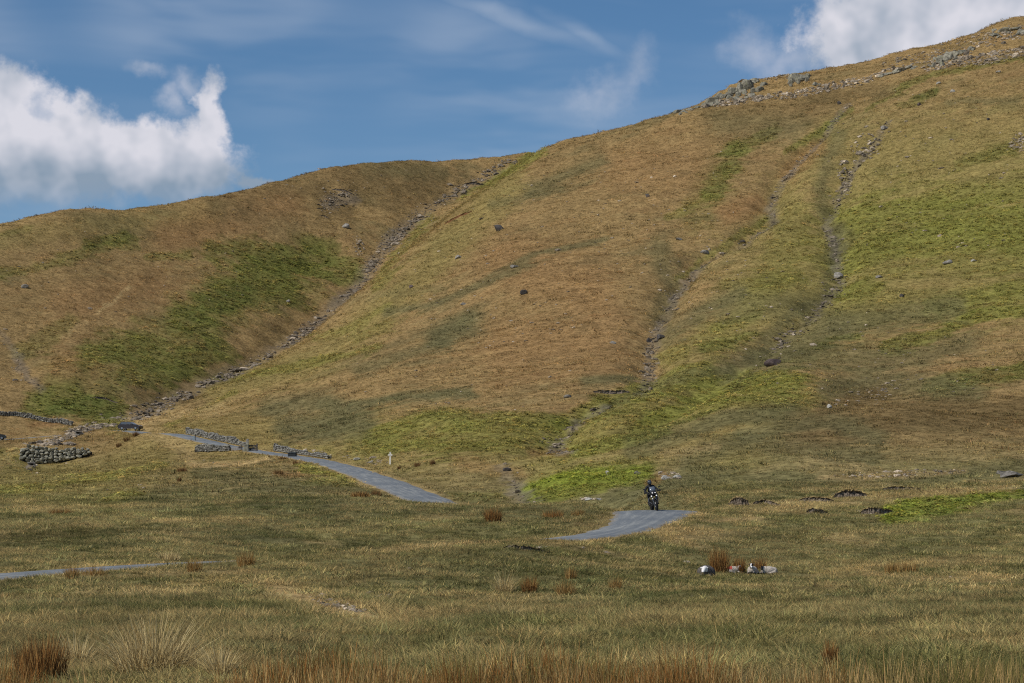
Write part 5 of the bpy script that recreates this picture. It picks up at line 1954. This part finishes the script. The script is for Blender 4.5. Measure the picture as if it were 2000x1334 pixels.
ribbon_wall("short grey parapet on the near side of the bridge", bridge_face(), lambda t: .95 - .25 * t, seed=5)
ribbon_wall("low tumbled wall crossing the left edge below the green bracken", [tuple(hit(u, v))[:2] for u, v in ((-40, 804), (0, 811), (35, 813), (70, 820), (105, 826), (140, 831))], .75, seed=6, ruin=.5)
if 0: ribbon_wall("line of tumbled pale stones across the moor at right", [tuple(hit(u, v))[:2] for u, v in ((1630, 930), (1680, 929), (1740, 927), (1800, 926), (1850, 924))], lambda t: .26, thick=.6, sl=.36, sh=.16, seed=7, ruin=.9)


# ------------------------------------------------------------------ gate, pier, slab, bin, culverts
def gate():
    d = 334.0
    k = d / F
    a = wpt(490, 884, d)
    g = tag(empty("wooden_gate", (a[0], a[1], ground(a[0], a[1]))), "dark timber sheep gate standing at the end of the bridge wall", 'gate')
    W, H = 24 * k, 15 * k
    for s in (-1, 1):
        MB().box((s * W / 2, 0, H * .55), (.18, .18, H * 1.2), bev=.02).part("post", M_WOODD, g)
    for q in range(5):
        MB().box((0, -.03, .12 + q * H * .2), (W, .05, .15), bev=.01).part("rail", M_WOODD, g)
    MB().box((0, -.075, H * .45), (W * 1.0, .04, .12), (0, -.45, 0)).part("brace", M_WOODD, g)
    b = wpt(481, 884, d - .5)
    p = tag(empty("stone_pier", (b[0], b[1], ground(b[0], b[1]))), "grey stone pier with a tall upright slab beside the timber gate", 'pier')
    MB().box((0, 0, .45), (.75, .7, 1.2), bev=.08, taper=(.85, .85)).part("base", ST_WALL, p)
    MB().box((.12, .1, 1.35), (.42, .2, .9), (0, .06, 0), bev=.05, taper=(.8, .9)).part("upright_slab", ST_GREY, p)
    c = wpt(462, 883, d + 2)
    s = tag(empty("stone_slab", (c[0], c[1], ground(c[0], c[1]))), "sloping grey slab between the bridge parapet and the gate", 'slab')
    MB().box((0, 0, .22), (1.5, .8, .5), (0, -.16, 0), bev=.06, taper=(.75, .8)).part("slab", M_CONC, s)
    MB().box((.55, -.1, .45), (.5, .6, .3), bev=.05).part("cap_stone", ST_DARK, s)
    e = wpt(381, 884, 353)
    m = tag(empty("marker_post", (e[0], e[1], ground(e[0], e[1]))), "thin dark post with a blue-grey plate at the parapet's left end", 'post')
    MB().cyl((0, 0, -.1), (0, 0, 1.15), .05, seg=8).part("post", M_BLACK, m)
    MB().box((-.22, 0, .45), (.30, .03, .75), bev=.01).part("plate", M_RUST, m)


gate()


def grit_bin():
    d = 306.0
    a = wpt(571, 898, d)
    z = ground(a[0], a[1])
    b = tag(empty("grit_bin", (a[0], a[1], z + .02), RAD(-10)), "dark grit bin on the verge at the top of the upper road", 'bin')
    MB().box((0, 0, .30), (.95, .62, .60), bev=.04, taper=(1.12, 1.12)).part("body", M_BIN, b)
    l = MB().box((0, 0, .66), (1.14, .78, .10), bev=.03).box((0, .04, .73), (.9, .5, .08), bev=.03).part("lid", M_LID, b)
    MB().box((0, -.40, .66), (.22, .03, .05)).part("handle", M_BLACK, l)


grit_bin()


def culvert(u, v, w, label):
    h = hit(u, v)
    c = tag(empty("stone_culvert", h), label, 'culvert')
    MB().box((-w * .42, 0, w * .26), (w * .2, .8, w * .6), bev=.05).part("side_stone", ST_GREY, c)
    MB().box((w * .42, 0, w * .24), (w * .22, .8, w * .56), bev=.05).part("side_stone", ST_GREY, c)
    MB().box((0, -.05, w * .62), (w * 1.25, 1.0, w * .20), (0, .04, 0), bev=.05).part("lintel", ST_GREY, c)
    MB().box((0, .45, w * .25), (w * .9, .1, w * .6)).part("back", SOIL, c)  # dark soil panel stands in for the shade inside the opening
    MB().box((0, -.5, -.02), (w * .8, 1.2, .2), bev=.06).part("sill", M_CONC, c)


culvert(153, 849, .85, "small stone culvert with a dark opening in the stony bed by the car")
culvert(62, 912, .95, "stone drain with a black mouth under the tall stream wall")


# ------------------------------------------------------------------ separate rush and grass clumps
def rushcol(kind):
    A = {'rust': (srgb(142, 100, 56), srgb(172, 136, 84), srgb(84, 62, 40)), 'straw': (srgb(206, 184, 130), srgb(222, 202, 150), srgb(150, 126, 82)),
         'dark': (srgb(118, 88, 56), srgb(104, 80, 52), srgb(146, 116, 76)), 'mix': (srgb(150, 112, 62), srgb(186, 158, 104), srgb(104, 84, 50))}[kind]

    def f(r):
        c = A[int(r.integers(0, 3))] * r.uniform(.75, 1.25)
        return tuple(c)
    return f


def clump(u, v, wpx, hpx, kind, label, n=150, lean=.45, group="rush clumps", bw=None):
    h = hit(u, v)
    k = h.y / F
    w, t = wpx * k, hpx * k
    V, Q, C = blades(int(n * 2.2), w * .34, t * (.75 if h.y < 160 else .5), t * (1.45 if h.y < 160 else 1.05), bw or max(.012, .85 * k), lean, int(u * 7 + v), 3, rushcol(kind))
    me = mesh_np("rush_clump", V, Q, C, False, 'blade')
    me.materials.append(LEAF)
    o = link("rush_clump", me, None, None, (h.x, h.y, ground(h.x, h.y) - .01))
    tag(o, label, 'rushes' if kind != 'straw' else 'grass clump', group)


CL = [
    (80, 1336, 130, 85, 'rust', "dense russet rush clump in the bottom left corner", 420, .3),
    (300, 1325, 190, 110, 'straw', "big arching pale grass tussock at the bottom left", 420, .95),
    (430, 1322, 60, 60, 'straw', "small pale grass tussock right of the big arching one", 140, .9),
    (150, 1300, 70, 60, 'straw', "loose straw tussock behind the russet corner clump", 140, .8),
    (1405, 1120, 52, 44, 'rust', "tallest rust-brown rush clump beside the grey ewe", 260, .32),
    (1444, 1119, 32, 30, 'rust', "middle rust rush clump between the sheep", 150, .3),
    (1482, 1112, 44, 24, 'rust', "thin rust rushes behind the two lambs", 110, .4),
    (963, 1020, 46, 28, 'rust', "rust rush clump on the rise left of the road bend", 200, .4),
    (735, 968, 30, 15, 'dark', "dark rush clump at the lower edge of the upper road", 120, .4),
    (704, 970, 56, 15, 'rust', "long orange rush clump at the lower edge of the upper road", 200, .4),
    (1622, 1304, 30, 50, 'rust', "single upright russet rush clump at lower right", 150, .22),
    (1770, 1118, 70, 24, 'mix', "thin straw rushes on the moor right of the sheep", 130, .3),
    (1740, 1118, 34, 22, 'mix', "smaller thin rushes at left of the straw rushes", 70, .3),
    (480, 1106, 46, 28, 'mix', "orange-straw clump where the front road disappears", 160, .5),
    (380, 1116, 40, 26, 'mix', "straw rushes in front of the near road strip", 130, .4),
    (140, 1130, 34, 26, 'mix', "rush clump in front of the near road at left", 120, .4),
    (185, 1126, 70, 20, 'mix', "wide low rushes in front of the near road", 160, .4),
    (330, 1092, 60, 18, 'straw', "pale tussocks on the far bank of the near road", 130, .7),
    (985, 1160, 44, 40, 'straw', "pale leaning tussock in mid moor below the road bend", 150, .8),
    (1034, 1158, 40, 32, 'rust', "rust rush clump beside the pale leaning tussock", 150, .4),
    (1105, 1164, 50, 32, 'mix', "mixed straw clump right of the rust clump in mid moor", 140, .6),
    (1115, 1130, 30, 22, 'mix', "small clump above the mixed straw clump in mid moor", 90, .4),
    (1203, 1152, 30, 26, 'mix', "straw-orange clump rightmost of the mid moor clumps", 100, .4),
    (355, 921, 30, 11, 'dark', "dark rush clump at left of the yellow turf patch", 110, .4),
    (350, 940, 12, 12, 'dark', "small dark clump below the yellow turf patch", 60, .4),
    (544, 926, 28, 11, 'dark', "dark rush clump on the slope below the grit bin", 110, .4),
    (577, 908, 13, 12, 'dark', "small dark clump right under the grit bin", 60, .4),
    (553, 897, 28, 8, 'dark', "low brown rushes at left of the grit bin", 90, .4),
    (265, 852, 16, 12, 'dark', "upper brown clump on the bank below the parked car", 80, .4),
    (248, 862, 18, 12, 'dark', "middle brown clump on the bank below the parked car", 80, .4),
    (232, 873, 16, 11, 'dark', "lower brown clump on the bank below the parked car", 80, .4),
    (815, 911, 16, 13, 'dark', "left brown clump right of the white cross post", 70, .4),
    (845, 907, 14, 12, 'dark', "right brown clump right of the white cross post", 70, .4),
    (779, 916, 9, 9, 'dark', "tiny brown clump nearest the white cross post", 50, .4),
    (120, 1004, 70, 11, 'rust', "long low orange clump on the left moor", 160, .5),
    (1080, 1010, 60, 14, 'rust', "orange rushes on the rise just left of the road bend", 150, .4),
    (1130, 1006, 40, 12, 'mix', "straw-orange rushes nearest the road bend", 100, .4),
]
for (u, v, w, h, kd, lab, n, ln) in CL:
    clump(u, v, w, h, kd, lab, n, ln)
